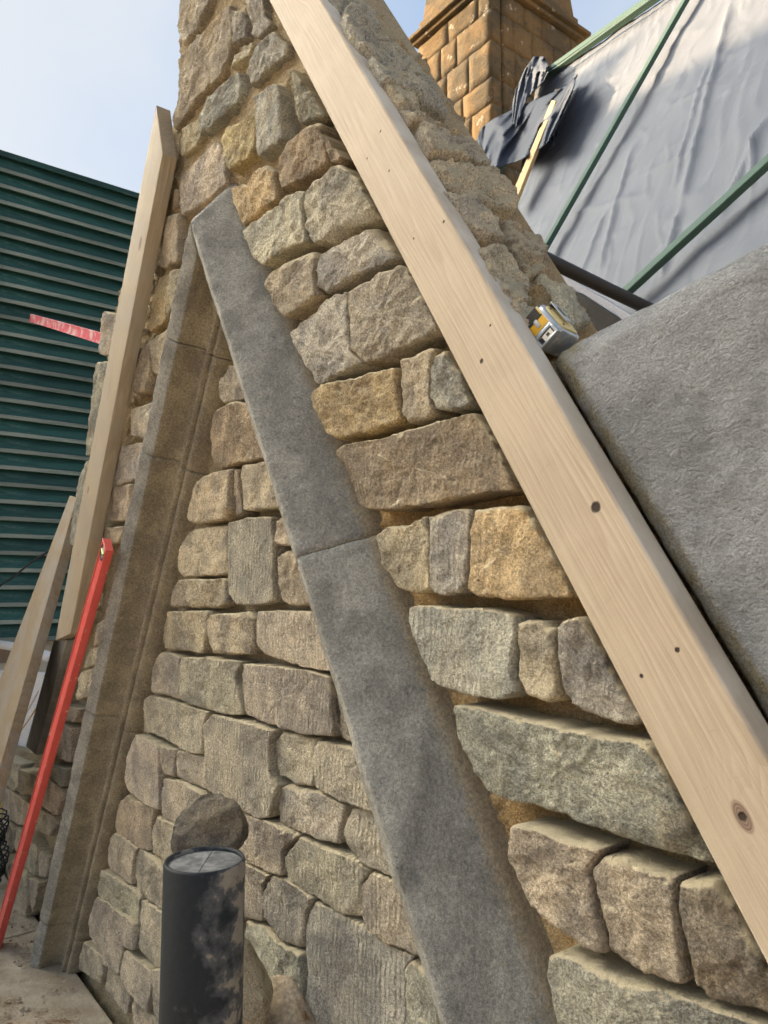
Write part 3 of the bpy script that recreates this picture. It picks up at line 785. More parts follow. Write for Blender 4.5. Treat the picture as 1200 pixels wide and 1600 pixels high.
# ------------------------------------------------------------------ big grey coping slab on the right
def slab_obj():
    y0 = -.056
    P = [at(861, 575, y0), at(858, 562, y0), at(868, 549, y0), at(900, 528, y0)]
    a, b = at(900, 528, y0), at(1200, 370, y0); P.append(a + (b-a)*1.9)
    far = a + (b-a)*1.9; dn = (at(1200, 1140, y0)-at(861, 575, y0)).normalized()
    P.append(far + dn*.9); P.append(at(861, 575, y0) + dn*1.15)
    P = [Vector((p.x, p.z)) for p in P]
    def arc(P):
        o_ = []
        for i in range(len(P)):
            a_, b_ = P[i], P[(i+1) % len(P)]; L = (b_-a_).length; n_ = max(1, int(L/.011)); o_ += [a_.lerp(b_, j/n_) for j in range(n_)]
        return o_
    edge0 = .857*P[0].x+.515*P[0].y
    B = arc(P); c = sum(P, Vector((0, 0)))/len(P); n_ = len(B); vs = []; fs = []; sf = []
    # rings: back, front chamfer start, front
    def add(pts, y, f, amp=1):
        for p in pts:
            q = Vector((p.x, y, p.y)); nn_ = noise.fractal(q*18, .9, 2, 4)
            vs.append((p.x+.003*noise.noise(q*30), y - amp*.004*nn_, p.y+.003*noise.noise(q*31))); sf.append(f*max(0, min(1, (edge0+.07-(.857*p.x+.515*p.y))/.02)))
    def inset(d):
        o_ = []
        for i in range(n_):
            t = (B[(i+1) % n_]-B[i-1]).normalized(); nrm = Vector((-t.y, t.x))
            if nrm.dot(c-B[i]) < 0: nrm = -nrm
            jag = d*(1+.35*noise.noise(Vector((B[i].x*16, B[i].y*16, d*3)))*(1 if d > .002 else 0)); o_.append(B[i]+nrm*jag)
        for _ in range(14): o_ = [(o_[q-1]+o_[q]*2+o_[(q+1) % n_])/4 for q in range(n_)]
        return o_
    add(B, .16, 0, 0); add(B, .02, 1, 0); add(B, y0+.016, 1, .5); add(inset(.006), y0+.011, 1); add(inset(.016), y0+.007, 1); add(inset(.024), y0+.003, 1); add(inset(.030), y0, .35); add(inset(.038), y0-.001, 0)
    I = inset(.038); K_ = 46
    for q in range(1, K_):
        t = q/K_; add([I[i].lerp(c, t) for i in range(n_)], y0-.001, 0, 1.0)
    m_ = len(vs)//n_
    for a_ in range(m_-1):
        for i in range(n_): j = (i+1) % n_; fs.append((a_*n_+i, a_*n_+j, (a_+1)*n_+j, (a_+1)*n_+i))
    vs.append((c.x, y0-.001, c.y)); sf.append(0)
    for i in range(n_): fs.append(((m_-1)*n_+i, (m_-1)*n_+(i+1) % n_, len(vs)-1))
    fs.append(tuple(range(n_)))
    o = mesh('coping_slab', vs, fs, M_SLAB)
    bm = bmesh.new(); bm.from_mesh(o.data); bmesh.ops.recalc_face_normals(bm, faces=bm.faces); bm.to_mesh(o.data); bm.free()
    at_ = o.data.attributes.new('soffit', 'FLOAT', 'POINT')
    for i, v in enumerate(sf): at_.data[i].value = v
    local(o); tag(o, 'big riven grey stone coping slab resting on the right-hand slope of the gable', 'stone slab')
slab_obj()

# ------------------------------------------------------------------ spirit levels
M_RED = simple('red_enamel', (.56, .085, .07), .42, .0006, 30, .12, dirt=(.55, .40, .33), dscale=26, dlo=.60, dhi=.66)
M_RED2 = simple('dusty_red_enamel', (.60, .10, .13), .5, .0006, 30, .15, dirt=(.62, .50, .48), dscale=14, dlo=.47, dhi=.60)
M_BLACK = simple('black_plastic', (.018, .018, .02), .5, 0, 30); M_GLASS = simple('vial_liquid', (.35, .5, .12), .15, 0, 20)
M_STEEL = simple('dull_steel', (.42, .42, .41), .4, .0005, 40, .2, .6)
def spirit_level(top, bot, wdir, W_, T_, label, mat, vials, holes, cap=True):
    top, bot = Vector(top), Vector(bot); ax = (bot-top).normalized(); wd = Vector(wdir); wd = (wd-ax*wd.dot(ax)).normalized(); td = ax.cross(wd)
    M3 = Matrix((ax, wd, td)).transposed(); M4 = M3.to_4x4(); M4.translation = (top+bot)/2; L = (bot-top).length
    root = empty('spirit_level', (0, 0, 0), label, 'spirit level'); root.matrix_world = M4
    def part(name, bm, mt, parent=root): o = frombm(name, bm, mt, None, True); o.data.set_sharp_from_angle(angle=R(35)); o.parent = parent; return o
    bm = box_bm((0, 0, 0), (L-.012, W_*.92, T_*.72)); 
    for sgy in (-1, 1): box_bm((0, sgy*(W_/2-.003), 0), (L-.012, .006, T_), bm)
    bevel(bm, .0012, 2); body_ = part('level_body', bm, mat)
    for e in (-1, 1):
        b2 = box_bm((e*(L/2-.004), 0, 0), (.009, W_+.001, T_+.001)); bevel(b2, .0008, 1); part('end_cap', b2, mat if cap else M_BLACK)
    for x, ry in vials:
        def ring(r0, r1, y0, y1):
            b = bmesh.new(); n_ = 24; rs = []
            for (r, z_) in ((r0, y0), (r0, y1), (r1, y1), (r1, y0)): rs.append([b.verts.new((x+r*math.cos(2*math.pi*q/n_), r*ry*math.sin(2*math.pi*q/n_), z_)) for q in range(n_)])
            for q in range(4):
                for p_ in range(n_): b.faces.new((rs[q][p_], rs[q][(p_+1) % n_], rs[(q+1) % 4][(p_+1) % n_], rs[(q+1) % 4][p_]))
            return b
        for sg_ in (-1, 1):
            part('vial_window', ring(W_*.28, W_*.40, sg_*T_*.36, sg_*T_*.44), M_BLACK)
        b3 = tube_bm([(x-.001, -W_*.22, T_*.37), (x+.001, W_*.22, T_*.37)], .0055, 12); part('vial', b3, M_GLASS)
        b4 = bmesh.new(); bmesh.ops.create_cone(b4, cap_ends=True, segments=24, radius1=W_*.30, radius2=W_*.30, depth=.002, matrix=Matrix.Translation((x, 0, T_*.365))); part('vial_backing', b4, M_STEEL)
    for x in holes:
        b5 = bmesh.new(); bmesh.ops.create_cone(b5, cap_ends=True, segments=16, radius1=.0055, radius2=.0055, depth=.002, matrix=Matrix.Translation((x, 0, T_*.365))); part('hanging_hole', b5, M_BLACK)
    return root, L
lt = at(169, 851, -.185); lb_r = ray(-6, 1478); lb = CAM + lb_r*((-1.53)/lb_r.z)
tocam = (CAM-lt).normalized()
axl = (lb-lt).normalized(); side_ = axl.cross(Vector((0, -1, 0))).normalized()
# broad side turned to the left-front as in the photograph
wd_ = (Vector((-.45, -.62, 0)))
root, Lr = spirit_level(lt, lb, Vector((1, -.08, 0)), .075, .026, 'red spirit level leaning upright against the wall beside the left mould', M_RED, [(-1, 1)], [], True)
spirit_level(at(50, 497, .12), at(190, 538, .02), Vector((0, 0, 1)), .05, .025, 'dusty pink-red spirit level lying level across the left edge of the gable top', M_RED2, [], [], True)

# ------------------------------------------------------------------ green cladding of the yard building
k = NT('green_stained_board'); O = k.obj()
n1 = k.noise(k.mapv(O, (6, .5, 6)), 6, 5, .7); n2 = k.noise(O, 40, 3)
c = k.mix(k.rng(n1, .35, .65), (.008, .036, .034), (.018, .070, .060)); ge = k.n('ShaderNodeNewGeometry')
edge = k.n('ShaderNodeAttribute', attribute_type='GEOMETRY', attribute_name='lip').outputs['Fac']
c = k.mix(k.math('MULTIPLY', edge, k.rng(n1, .3, .6, .45, 1)), c, (.17, .20, .175))
c = k.mix(k.rng(k.noise(k.mapv(O, (3, .3, 3)), 9, 5, .75), .60, .70, 0, .5), c, (.20, .21, .18))
oi_ = k.n('ShaderNodeObjectInfo'); c = k.mix(1, c, k.mix(oi_.outputs['Random'], (.75, .75, .75), (1.3, 1.3, 1.3)), 'MULTIPLY')
M_GREEN = k.fin(c, k.bump(n2, .002), .6)
XH = -7.0
def hz(px, py): r = ray(px, py); return CAM + r*((XH-CAM.x)/r.x)
ztop = hz(100, 277).z; zbot = hz(0, 1002).z; NB = 29; pit = (ztop-zbot)/NB
hoard = empty('clad_building', (XH-.2, .5, zbot), 'dark green horizontally boarded building beyond the left side of the gable', 'building')
def board_mesh():
    sec = [(.0, 0, 0), (.006, 0, 0), (.050, -pit*.78, 0), (.056, -pit*.80, 1), (.056, -pit*1.02, 1), (.050, -pit*1.04, 0), (.02, -pit*1.04, 0), (.0, -pit*.6, 0)]
    vs = []; fs = []; lp = []; N = 90; L = 9.0
    for i in range(N+1):
        y = -3.4 + L*i/N
        for x, z, f in sec: vs.append((x + .004*noise.noise(Vector((y*2, 0, 0))), y, z + .004*noise.noise(Vector((y*1.1, 5, 0))))); lp.append(f)
    n_ = len(sec)
    for i in range(N):
        for j in range(n_): a, b = i*n_+j, i*n_+(j+1) % n_; fs.append((a, b, b+n_, a+n_))
    fs.append(tuple(range(n_))); fs.append(tuple(N*n_+j for j in reversed(range(n_))))
    me = bpy.data.meshes.new('cladding_board'); me.from_pydata(vs, [], fs); me.update()
    a_ = me.attributes.new('lip', 'FLOAT', 'POINT')
    for i, f in enumerate(lp): a_.data[i].value = f
    bm = bmesh.new(); bm.from_mesh(me); bmesh.ops.recalc_face_normals(bm, faces=bm.faces); bm.to_mesh(me); bm.free()
    me.materials.append(M_GREEN); return me
bme = board_mesh()
for i in range(NB):
    o = bpy.data.objects.new('cladding_board', bme); COL.objects.link(o); o.location = (XH, 0, ztop - pit*i); keep_fast(o, hoard)
keep_fast(frombm('wall', box_bm((XH-1.5, 1.1, (ztop+zbot)/2-.03), (2.98, 8.9, ztop-zbot-.06)), M_GREEN), hoard)
keep_fast(frombm('plinth', box_bm((XH-1.5, 1.1, (zbot-4.6)/2), (2.9, 8.8, zbot+4.6-.01)), M_HOUSE), hoard)
keep_fast(frombm('roof_edge', box_bm((XH-1.5, 1.1, ztop+.02), (3.1, 9.0, .05)), M_GREEN), hoard)

# ------------------------------------------------------------------ chimney
k = NT('golden_sandstone'); P = k.pos(); n1 = k.noise(P, 4, 5, .6); n2 = k.noise(P, 26, 5, .7); n3 = k.noise(P, 150, 3)
c = k.mix(n1, (.165, .10, .042), (.27, .175, .078)); c = k.mix(k.rng(k.noise(P, 2.2, 6, .78), .42, .56, 0, .9), c, (.11, .085, .05))
c = k.mix(k.rng(n2, .56, .68, 0, .7), c, (.10, .085, .06)); c = k.mix(k.rng(k.noise(P, 6, 4, .7), .62, .7, 0, .8), c, (.55, .47, .36))
M_CHIM = k.fin(c, k.bump(k.math('ADD', n2, k.math('MULTIPLY', n3, .3)), .03), .92)
cx1 = at(770, 130, CHY).x; cx0 = at(655, 130, CHY).x; DP = 1.40
chim = empty('chimney', (cx1, CHY, 2.0), 'golden sandstone chimney stack with moulded string course beyond the gable', 'chimney')
zst = (at(657, 62, CHY).z + at(769, -18, CHY).z)/2; zb = 2.2
def cblocks(x0, x1, y0, y1, z0, z1, hs):
    """ashlar blocks round the two visible faces and the hidden ones"""
    z = z0; rows = 0
    while z < z1-.05:
        h_ = min(random.choice(hs), z1-z)
        if z1-z-h_ < .1: h_ = z1-z
        for (ax_, a0, a1) in (('x', x0, x1), ('y', y0, y1)):
            a = a0
            while a < a1-.02:
                w_ = random.uniform(.22, .52)
                if a1-a-w_ < .16: w_ = a1-a
                bm = bmesh.new(); g_ = .0015; pr = random.uniform(0, .006)
                if ax_ == 'x': box_bm((a+w_/2, y0+.06-pr/2, z+h_/2), (w_-g_, .14+pr, h_-g_), bm)
                else: 
                    aa = a+.145 if a == a0 else a; ww = w_-(aa-a)
                    if ww < .05: a += w_; continue
                    box_bm((x1-.06+pr/2, aa+ww/2, z+h_/2), (.14+pr, ww-g_, h_-g_), bm)
                bmesh.ops.subdivide_edges(bm, edges=[e for e in bm.edges], cuts=3, use_grid_fill=True)
                for v in bm.verts: v.co += Vector((noise.noise(v.co*9), noise.noise(v.co*9+Vector((7, 0, 0))), noise.noise(v.co*9+Vector((0, 9, 0)))))*.009
                bevel_edges = [e for e in bm.edges if e.calc_face_angle(0) > 1.0]
                bmesh.ops.bevel(bm, geom=bevel_edges, offset=.0035, segments=2, affect='EDGES')
                keep_fast(local(frombm('block', bm, M_CHIM, None, True)), chim); a += w_
        z += h_
cblocks(cx0, cx1, CHY, CHY+DP, zb+1.0, zst-.03, [.28, .34, .22, .4])
keep_fast(frombm('core', box_bm(((cx0+cx1)/2-.02, CHY+DP/2+.02, (zb-4.5+zst)/2+1), (cx1-cx0-.1, DP-.1, zst-zb+4.5-2.05)), M_CHIM), chim)
for dz, e, hh in ((0, .055, .055), (.058, .10, .05), (.111, .05, .045), (.16, .0, .12)):
    b = box_bm(((cx0+cx1)/2, CHY+DP/2, zst+dz+hh/2), (cx1-cx0+2*e, DP+2*e, hh-.003)); bevel(b, .014, 3); keep_fast(frombm('string_course', b, M_CHIM), chim)
tp = .16; zc = zst+.29
b = bmesh.new()
vb = [b.verts.new((x, y, zc-.01)) for x, y in ((cx0+.03, CHY+.03), (cx1-.03, CHY+.03), (cx1-.03, CHY+DP-.03), (cx0+.03, CHY+DP-.03))]
vt = [b.verts.new((x, y, zc+.9)) for x, y in ((cx0+.10, CHY+.12), (cx1-.12, CHY+.12), (cx1-.12, CHY+DP-.12), (cx0+.10, CHY+DP-.12))]
b.faces.new(vb[::-1]); b.faces.new(vt)
for i in range(4): b.faces.new((vb[i], vb[(i+1) % 4], vt[(i+1) % 4], vt[i]))
bevel(b, .012, 2); keep_fast(frombm('upper_stack', b, M_CHIM), chim)

# ------------------------------------------------------------------ covered roof
def tarp_mat(name, a, b_, rough=.5):
    k = NT(name); P = k.pos(); n1 = k.noise(P, 1.3, 4); n2 = k.noise(k.mapv(P, (1, 1, .35)), 60, 3, .6); n3 = k.noise(P, 7, 5, .7)
    c = k.mix(n1, a, b_); c = k.mix(k.rng(n3, .58, .72, 0, .35), c, tuple(min(1, q*1.35) for q in b_))
    h = k.math('ADD', k.math('MULTIPLY', n2, .12), k.noise(k.mapv(P, (3.2, 1.5, .8)), 2.2, 4, .45, .6))
    return k.fin(c, k.bump(h, .010), rough)
M_TARP = tarp_mat('grey_breather_membrane', (.105, .118, .145), (.145, .158, .185), .68)
M_TARPD = tarp_mat('dark_membrane', (.035, .042, .06), (.065, .078, .105), .7)
roof = empty('roof_slope', rp(1000, 300), 'steep roof slope covered with wrinkled grey membrane under green battens', 'roof')
c4 = [rp(836, 133), rp(1290, -178), rp(1290, 760), rp(762, 520)]
def fold_h(p, u, v):
    q = p
    def ridge(a, b, amp, wd):           # a crease between two picture points
        e = b-a; t = max(0, min(1, (q-a).dot(e)/e.length_squared)); d = (q-(a+e*t)).length
        return amp*math.exp(-(d/wd)**1.3)*min(1, 6*t+.2)*min(1, 6*(1-t)+.2)
    h = .012*noise.fractal(Vector((q.x*1.2, q.y*1.2, q.z*.9)), 1, 2, 3)
    n_ = noise.noise(Vector((q.x*3.1+q.z*.8, q.y*1.5, q.z*.5))); h += .003*(1-abs(n_)*2.2 if abs(n_) < .45 else 0)
    n2 = noise.noise(Vector((q.x*7+2, q.y*3, q.z*2.4+q.x*3))); h += .004*max(0, 1-abs(n2)*5)
    n3 = noise.noise(Vector((q.x*2.2+9, q.y*2, q.z*5.5))); h += .006*max(0, 1-abs(n3)*5)
    for a, b, am, wd in CREASE: h += ridge(a, b, am*.5, wd*.6)
    return h
CREASE = [(rp(a, b), rp(c_, d), am, wd) for a, b, c_, d, am, wd in (
    (1140, 0, 1060, 330, .05, .035), (1060, 330, 1030, 430, .05, .03), (985, 230, 935, 420, .04, .03), (1200, 175, 1120, 340, .05, .04), (1105, 90, 1050, 290, .035, .02),
    (1120, 128, 1040, 165, .03, .02), (945, 330, 900, 440, .03, .03), (1180, 200, 1170, 290, .04, .02), (900, 330, 1010, 300, .02, .04), (1000, 270, 1100, 230, .02, .03))]
vs = []; fs = []; NU, NV = 190, 190
for j in range(NV+1):
    v = j/NV
    for i in range(NU+1):
        u = i/NU; p = c4[0].lerp(c4[1], u).lerp(c4[3].lerp(c4[2], u), v)
        vs.append(p + RN*(fold_h(p, u, v)-.02))
for j in range(NV):
    for i in range(NU): a = j*(NU+1)+i; fs.append((a, a+NU+1, a+NU+2, a+1))
keep_fast(mesh('membrane', vs, fs, M_TARP), roof)
M_BAT = simple('green_treated_batten', (.055, .105, .080), .7, .002, 50, .25)
M_BAT.node_tree.nodes
def batten(a, b, wpx, lift=.045, name='batten', mat=None, par=roof, th=.03, sub=None):
    A_, B_ = Vector(a), Vector(b); ax = (B_-A_).normalized(); sd = ax.cross(RN).normalized(); 
    M3 = Matrix((ax, sd, ax.cross(sd))).transposed()
    bm = box_bm((A_+B_)/2 + RN*lift, ((B_-A_).length, wpx, th), None, M3); bevel(bm, .003, 1)
    return keep_fast(local(frombm(name, bm, mat or M_BAT)), par) if par else frombm(name, bm, mat or M_BAT)
batten(rp(1120, -62), rp(852, 412), .05, .05)
batten(rp(1290, 200), rp(980, 480), .055, .055)
batten(rp(1100, -50), rp(836, 134), .075, .03, th=.06)
batten(rp(1120, -52), rp(842, 142), .03, .075, th=.02)
batten(rp(800, 250), rp(775, 300), .05, .05)
# tan batten pinning the torn corner
tn, _m = timber('loose_batten', [rp(862, 156, .16), rp(868, 158, .16), rp(804, 318, .10), rp(796, 312, .10)], .025, simple('tan_batten', (.50, .34, .16), .7, .001, 40),
    'thin tan batten hanging over the torn dark flap beside the chimney', 'batten', .002)
# torn flap of dark membrane
def flap(name, top, bot, mat, label, nu=60, nv=36, amp=.035, lift=.12):
    def along(pts, t):
        x = t*(len(pts)-1); i = min(int(x), len(pts)-2); return tuple(pts[i][q]+(pts[i+1][q]-pts[i][q])*(x-i) for q in (0, 1))
    vs = []; fs = []
    for j in range(nv+1):
        for i in range(nu+1):
            a = along(top, i/nu); b = along(bot, i/nu); t = j/nv; px = a[0]+(b[0]-a[0])*t; py = a[1]+(b[1]-a[1])*t
            n_ = noise.noise(Vector((i/nu*5.0+t*1.5, t*1.2, amp*100))); m2 = noise.noise(Vector((i/nu*6+t*3, t*2, 4)))
            up = lift + amp*(1-abs(n_)*3) + amp*.5*max(0, 1-abs(m2)*4) + amp*.5*math.sin(i/nu*7+t*2)
            vs.append(rp(px, py, up))
    for j in range(nv):
        for i in range(nu): a = j*(nu+1)+i; fs.append((a, a+nu+1, a+nu+2, a+1))
    o = mesh(name, vs, fs, mat); sm = o.modifiers.new('thickness', 'SOLIDIFY'); sm.thickness = .006; local(o); tag(o, label, 'roof membrane'); return o
flap('membrane_flap', [(742, 226), (752, 200), (770, 186), (800, 172), (826, 160), (850, 150), (880, 138), (900, 118)], [(760, 262), (772, 262), (790, 258), (812, 250), (834, 238), (852, 226), (868, 205), (893, 150)], M_TARPD,
     'torn dark membrane flap bunched up at the foot of the chimney')
flap('membrane_flap', [(796, 180), (806, 140), (820, 108), (834, 88), (850, 88), (858, 104)], [(806, 200), (815, 172), (826, 150), (838, 138), (848, 128), (856, 118)], M_TARPD,
     'narrow dark membrane strip tucked up against the side of the chimney', 30, 24, .03, .1)
flap('membrane_flap', [(861, 150), (872, 142), (886, 132), (902, 116)], [(862, 232), (868, 220), (872, 196), (884, 160)], M_TARPD, 'small dark curled corner of membrane right of the tan batten', 24, 30, .02, .06)

# gutter pipe and boards behind the rake
gp = tube_bm([at(800, 375, .62), at(852, 404, .75), at(950, 452, 1.0), at(1060, 505, 1.3)], .021, 20)
tag(frombm('gutter_pipe', gp, simple('black_pipe', (.03, .026, .022), .55, .001, 40), None, True), 'black gutter pipe running behind the mossy top of the gable', 'pipe')
def quadbox(name, px4, y, th, mat, label, cat):
    b = prism_bm([at(a, b_, y) for a, b_ in px4], Vector((0, th, 0))); bevel(b, .003, 2); o = frombm(name, b, mat); local(o); return tag(o, label, cat)
quadbox('grey_board', [(840, 405), (1100, 560), (1100, 590), (985, 515), (960, 485), (860, 430)], 1.45, .04, simple('pale_grey_board', (.36, .36, .40), .7, .001), 'pale grey fascia board under the black gutter pipe', 'board')
quadbox('dark_board', [(830, 430), (900, 455), (1000, 520), (1080, 700), (830, 700)], 1.6, .05, simple('dark_felt', (.05, .045, .04), .9, .004, 80), 'dark felted board below the pale grey fascia behind the gable', 'board')
# scaffold tube glimpsed right of the chimney
tag(frombm('scaffold_tube', tube_bm([at(893, 38, 6.2), at(925, 70, 6.0)], .035, 12), M_STEEL, None, True), 'short grey scaffold tube end sticking out right of the chimney', 'scaffold tube')

# ------------------------------------------------------------------ tape measure
def tape():
    ctr = at(860, 517, -.012); S_ = 1.0
    # local axes: x across the thickness (towards the right of the picture), y up the case, z out to the viewer
    u = (CR*-.433 + CU*.753 + CF*.5).normalized(); x = (CR*.575 + CU*.654 - CF*.49).normalized(); z = x.cross(u)
    M4 = Matrix((x, u, z)).transposed().to_4x4(); M4.translation = ctr
    t = empty('tape_measure', (0, 0, 0), 'worn silver and yellow tape measure wedged between the long board and the grey slab', 'tape measure'); t.matrix_world = M4
    M_CH = simple('worn_chrome', (.36, .39, .42), .32, .0006, 50, .25, .55, dirt=(.58, .56, .50), dscale=60, dlo=.5, dhi=.62)
    M_YE = simple('tape_yellow', (.72, .42, .035), .45, .0004, 60, .1, dirt=(.60, .52, .38), dscale=70, dlo=.6, dhi=.7)
    M_YD = simple('dusty_yellow_label', (.66, .50, .20), .6, .0004, 60, .15)
    M_DK = simple('grip_rubber', (.05, .055, .06), .6, .0004, 60); M_LT2 = simple('light_trim', (.62, .60, .52), .5, .0004, 60)
    def part(name, bm, mt, par=t): o = frombm(name, bm, mt, None, True); o.data.set_sharp_from_angle(angle=R(38)); o.parent = par; return o
    # D-shaped case profile in the (z, y) plane: flat foot (y min), rounded back at the top
    def prof(s=1.0, n=40):
        o_ = []
        H_, W2 = .040*s, .034*s
        for q in range(n):
            a = 2*math.pi*q/n; ca, sa = math.cos(a), math.sin(a); e = .72 if sa > 0 else .42
            o_.append((W2*math.copysign(abs(ca)**e, ca), H_*math.copysign(abs(sa)**e, sa)))
        return o_
    def drum(xs, ss, bm=None):
        bm = bm or bmesh.new(); rs = []
        for xx, s_ in zip(xs, ss): rs.append([bm.verts.new((xx, y, z_)) for z_, y in prof(s_)])
        for a, b in zip(rs, rs[1:]):
            for q in range(40): bm.faces.new((a[q], a[(q+1) % 40], b[(q+1) % 40], b[q]))
        bm.faces.new(rs[0][::-1]); bm.faces.new(rs[-1]); return bm
    part('case', drum([-.024, -.0225, -.018, .018, .0225, .024], [.86, .95, 1, 1, .95, .86]), M_CH)
    part('side_label', drum([.0235, .0262, .0268], [.78, .78, .72]), M_YD)
    part('side_label', drum([-.0268, -.0262, -.0235], [.72, .78, .78]), M_YD)
    # face towards the viewer (z+): grip ribs, yellow windows, tape mouth
    fb = box_bm((0, .010, .0335), (.036, .040, .004)); bevel(fb, .0012, 2); part('front_trim', fb, M_LT2)
    fb = box_bm((0, .010, .0345), (.033, .037, .004)); bevel(fb, .001, 2); part('front_panel', fb, M_YE)
    for i in range(5):
        b = box_bm((-.001, .0125+i*.0038, .0370), (.031, .0024, .003)); bevel(b, .0007, 2); part('grip_rib', b, M_DK)
    b = box_bm((0, .004, .0365), (.008, .016, .003)); bevel(b, .001, 2); part('lock_slider', b, M_STEEL)
    b = box_bm((0, .0105, .0358), (.032, .003, .003)); bevel(b, .0008, 2); part('lock_slider', b, M_DK)
    b = bmesh.new(); 
    for c_, s_ in (((0, -.018, .0360), (.040, .006, .012)), ((-.0175, -.027, .0360), (.005, .020, .012)), ((.0175, -.027, .0360), (.005, .020, .012)), ((0, -.0370, .0360), (.040, .004, .012))): box_bm(c_, s_, b)
    bevel(b, .0015, 2); part('mouth', b, M_CH)
    b = box_bm((0, -.0275, .0325), (.030, .014, .006)); part('mouth_recess', b, M_DK)
    b = box_bm((.003, -.030, .0405), (.020, .013, .0012)); bevel(b, .0004, 1); bl = part('blade_hook', b, simple('bare_steel', (.68, .64, .55), .45, .0003))
    b = box_bm((.004, -.029, .0413), (.006, .006, .0006)); part('hook_slot', b, M_DK, t)
    # belt clip on the side
    b = box_bm((.0325, .010, -.004), (.0016, .050, .020)); bevel(b, .0007, 2); cl_ = part('belt_clip', b, M_STEEL)
    b = box_bm((.029, .032, -.004), (.008, .003, .020)); bevel(b, .0007, 2); part('clip_bend', b, M_DK)
    b = box_bm((.0336, .012, -.004), (.0006, .022, .006)); part('clip_slot', b, M_DK)
    for sy, sz in ((.020, .014), (-.022, .016), (.018, -.022)):
        b = bmesh.new(); bmesh.ops.create_cone(b, cap_ends=True, segments=12, radius1=.0022, radius2=.0022, depth=.002, matrix=Matrix.Translation((.0272, sy, sz)) @ Matrix.Rotation(R(90), 4, 'Y')); part('screw', b, M_DK)
    return t
tape()

# ------------------------------------------------------------------ black pipe in the foreground
def pipe():
    t = CAM + (ray(320, 1342)*(1.05/ray(320, 1342).dot(CF))); r = .0548
    root = empty('soil_pipe', (t.x, t.y, -1.53), 'upright black plastic pipe splashed with dried mortar in front of the wall', 'pipe')
    k = NT('mortar_splashed_black'); O = k.pos()
    side = k.n('ShaderNodeVectorMath', operation='DOT_PRODUCT'); g_ = k.n('ShaderNodeNewGeometry'); k.l(g_.outputs['Normal'], side.inputs[0]); side.inputs[1].default_value = tuple((CR*.9 - CF*.42).normalized())
    n1 = k.noise(O, 22, 6, .6, .1); n2 = k.noise(O, 110, 4, .7)
    m_ = k.math('ADD', k.math('MULTIPLY', side.outputs['Value'], .26), n1)
    film = k.rng(k.math('ADD', m_, k.math('MULTIPLY', n2, .05)), .62, .78, 0, .5)
    m1 = k.rng(k.math('ADD', m_, k.math('MULTIPLY', n2, .12)), .80, .86, 0, .7)
    c = k.mix(n2, (.009, .012, .014), (.022, .026, .03)); c = k.mix(film, c, (.13, .13, .13)); c = k.mix(m1, c, k.mix(n2, (.22, .19, .145), (.36, .31, .24)))
    k.b.inputs['Specular IOR Level'].default_value = .18
    mt = k.fin(c, k.bump(k.math('ADD', m1, k.math('MULTIPLY', n2, .3)), .0015), k.rng(m1, 0, 1, .6, .92))
    b = bmesh.new(); n_ = 72; rs = []
    for rr, z in ((r, -1.53), (r, t.z-.30), (r, t.z-.0035), (r-.0015, t.z), (r-.0045, t.z), (r-.0055, t.z-.003), (r-.0055, t.z-.006)):
        rs.append([b.verts.new((t.x+rr*math.cos(2*math.pi*q/n_), t.y+rr*math.sin(2*math.pi*q/n_), z)) for q in range(n_)])
    for a, c_ in zip(rs, rs[1:]):
        for q in range(n_): b.faces.new((a[q], a[(q+1) % n_], c_[(q+1) % n_], c_[q]))
    b.faces.new(rs[0][::-1]); keep_fast(frombm('tube', b, mt, None, True), root)
    k = NT('dusty_grey_cap'); P_ = k.pos(); n = k.noise(P_, 50, 5, .7)
    cm = k.fin(k.mix(k.rng(n, .35, .65), (.06, .063, .066), (.17, .17, .168)), k.bump(n, .002), .6)
    for sg_ in (-1, 1):
        b = bmesh.new(); pts = []
        for q in range(37):
            a = math.pi*q/36; loc_ = Vector((math.cos(a), math.sin(a)*sg_, 0))*(r-.0058); loc_.y += sg_*.0005
            ang = math.atan2(CF.y, CF.x); pts.append((t.x+loc_.x*math.cos(ang+math.pi)-loc_.y*math.sin(ang+math.pi), t.y+loc_.x*math.sin(ang+math.pi)+loc_.y*math.cos(ang+math.pi), t.z-.005))
        prism_bm(pts, Vector((0, 0, -.003)), b); keep_fast(frombm('cap_half', b, cm), root)
pipe()

# ------------------------------------------------------------------ ledge, rubble and loose rocks
k = NT('dusty_ledge'); P = k.pos(); n1 = k.noise(P, 8, 6, .7); n2 = k.noise(P, 90, 5, .7)
c = k.mix(k.rng(n1, .35, .65), (.34, .28, .20), (.50, .43, .33)); c = k.mix(k.rng(n2, .55, .7, 0, .4), c, (.24, .19, .13))
M_LEDGE = k.fin(c, k.bump(n2, .006), .95)
def ledge(name, poly, th):
    b = prism_bm([(x, y, -1.53) for x, y in poly], Vector((0, 0, -th))); bmesh.ops.recalc_face_normals(b, faces=b.faces); bevel(b, .006, 2); o = frombm(name, b, M_LEDGE); local(o); return o
lw = empty('stone_ledge', (-3, -.4, -1.6), 'dusty stone ledge of flat slabs at the foot of the wall', 'ledge')
keep_fast(ledge('ledge_slab', [(-3.83, -.012), (-2.30, -.012), (-2.30, -1.7), (-3.77, -1.7)], .08), lw)
keep_fast(ledge('ledge_slab', [(-5.3, -.012), (-3.842, -.012), (-3.782, -1.7), (-5.3, -1.7)], .08), lw)
keep_fast(ledge('ledge_slab', [(-2.29, -.012), (.6, -.012), (.6, -1.7), (-2.29, -1.7)], .08), lw)
keep_fast(frombm('plinth', box_bm((-2.3, -.85, -3.1), (6.2, 1.68, 2.96)), M_HOUSE), lw)
keep_fast(frombm('wall_base', box_bm((-2.3, .09, -3.1), (6.6, .24, 2.93)), M_HOUSE), wall)
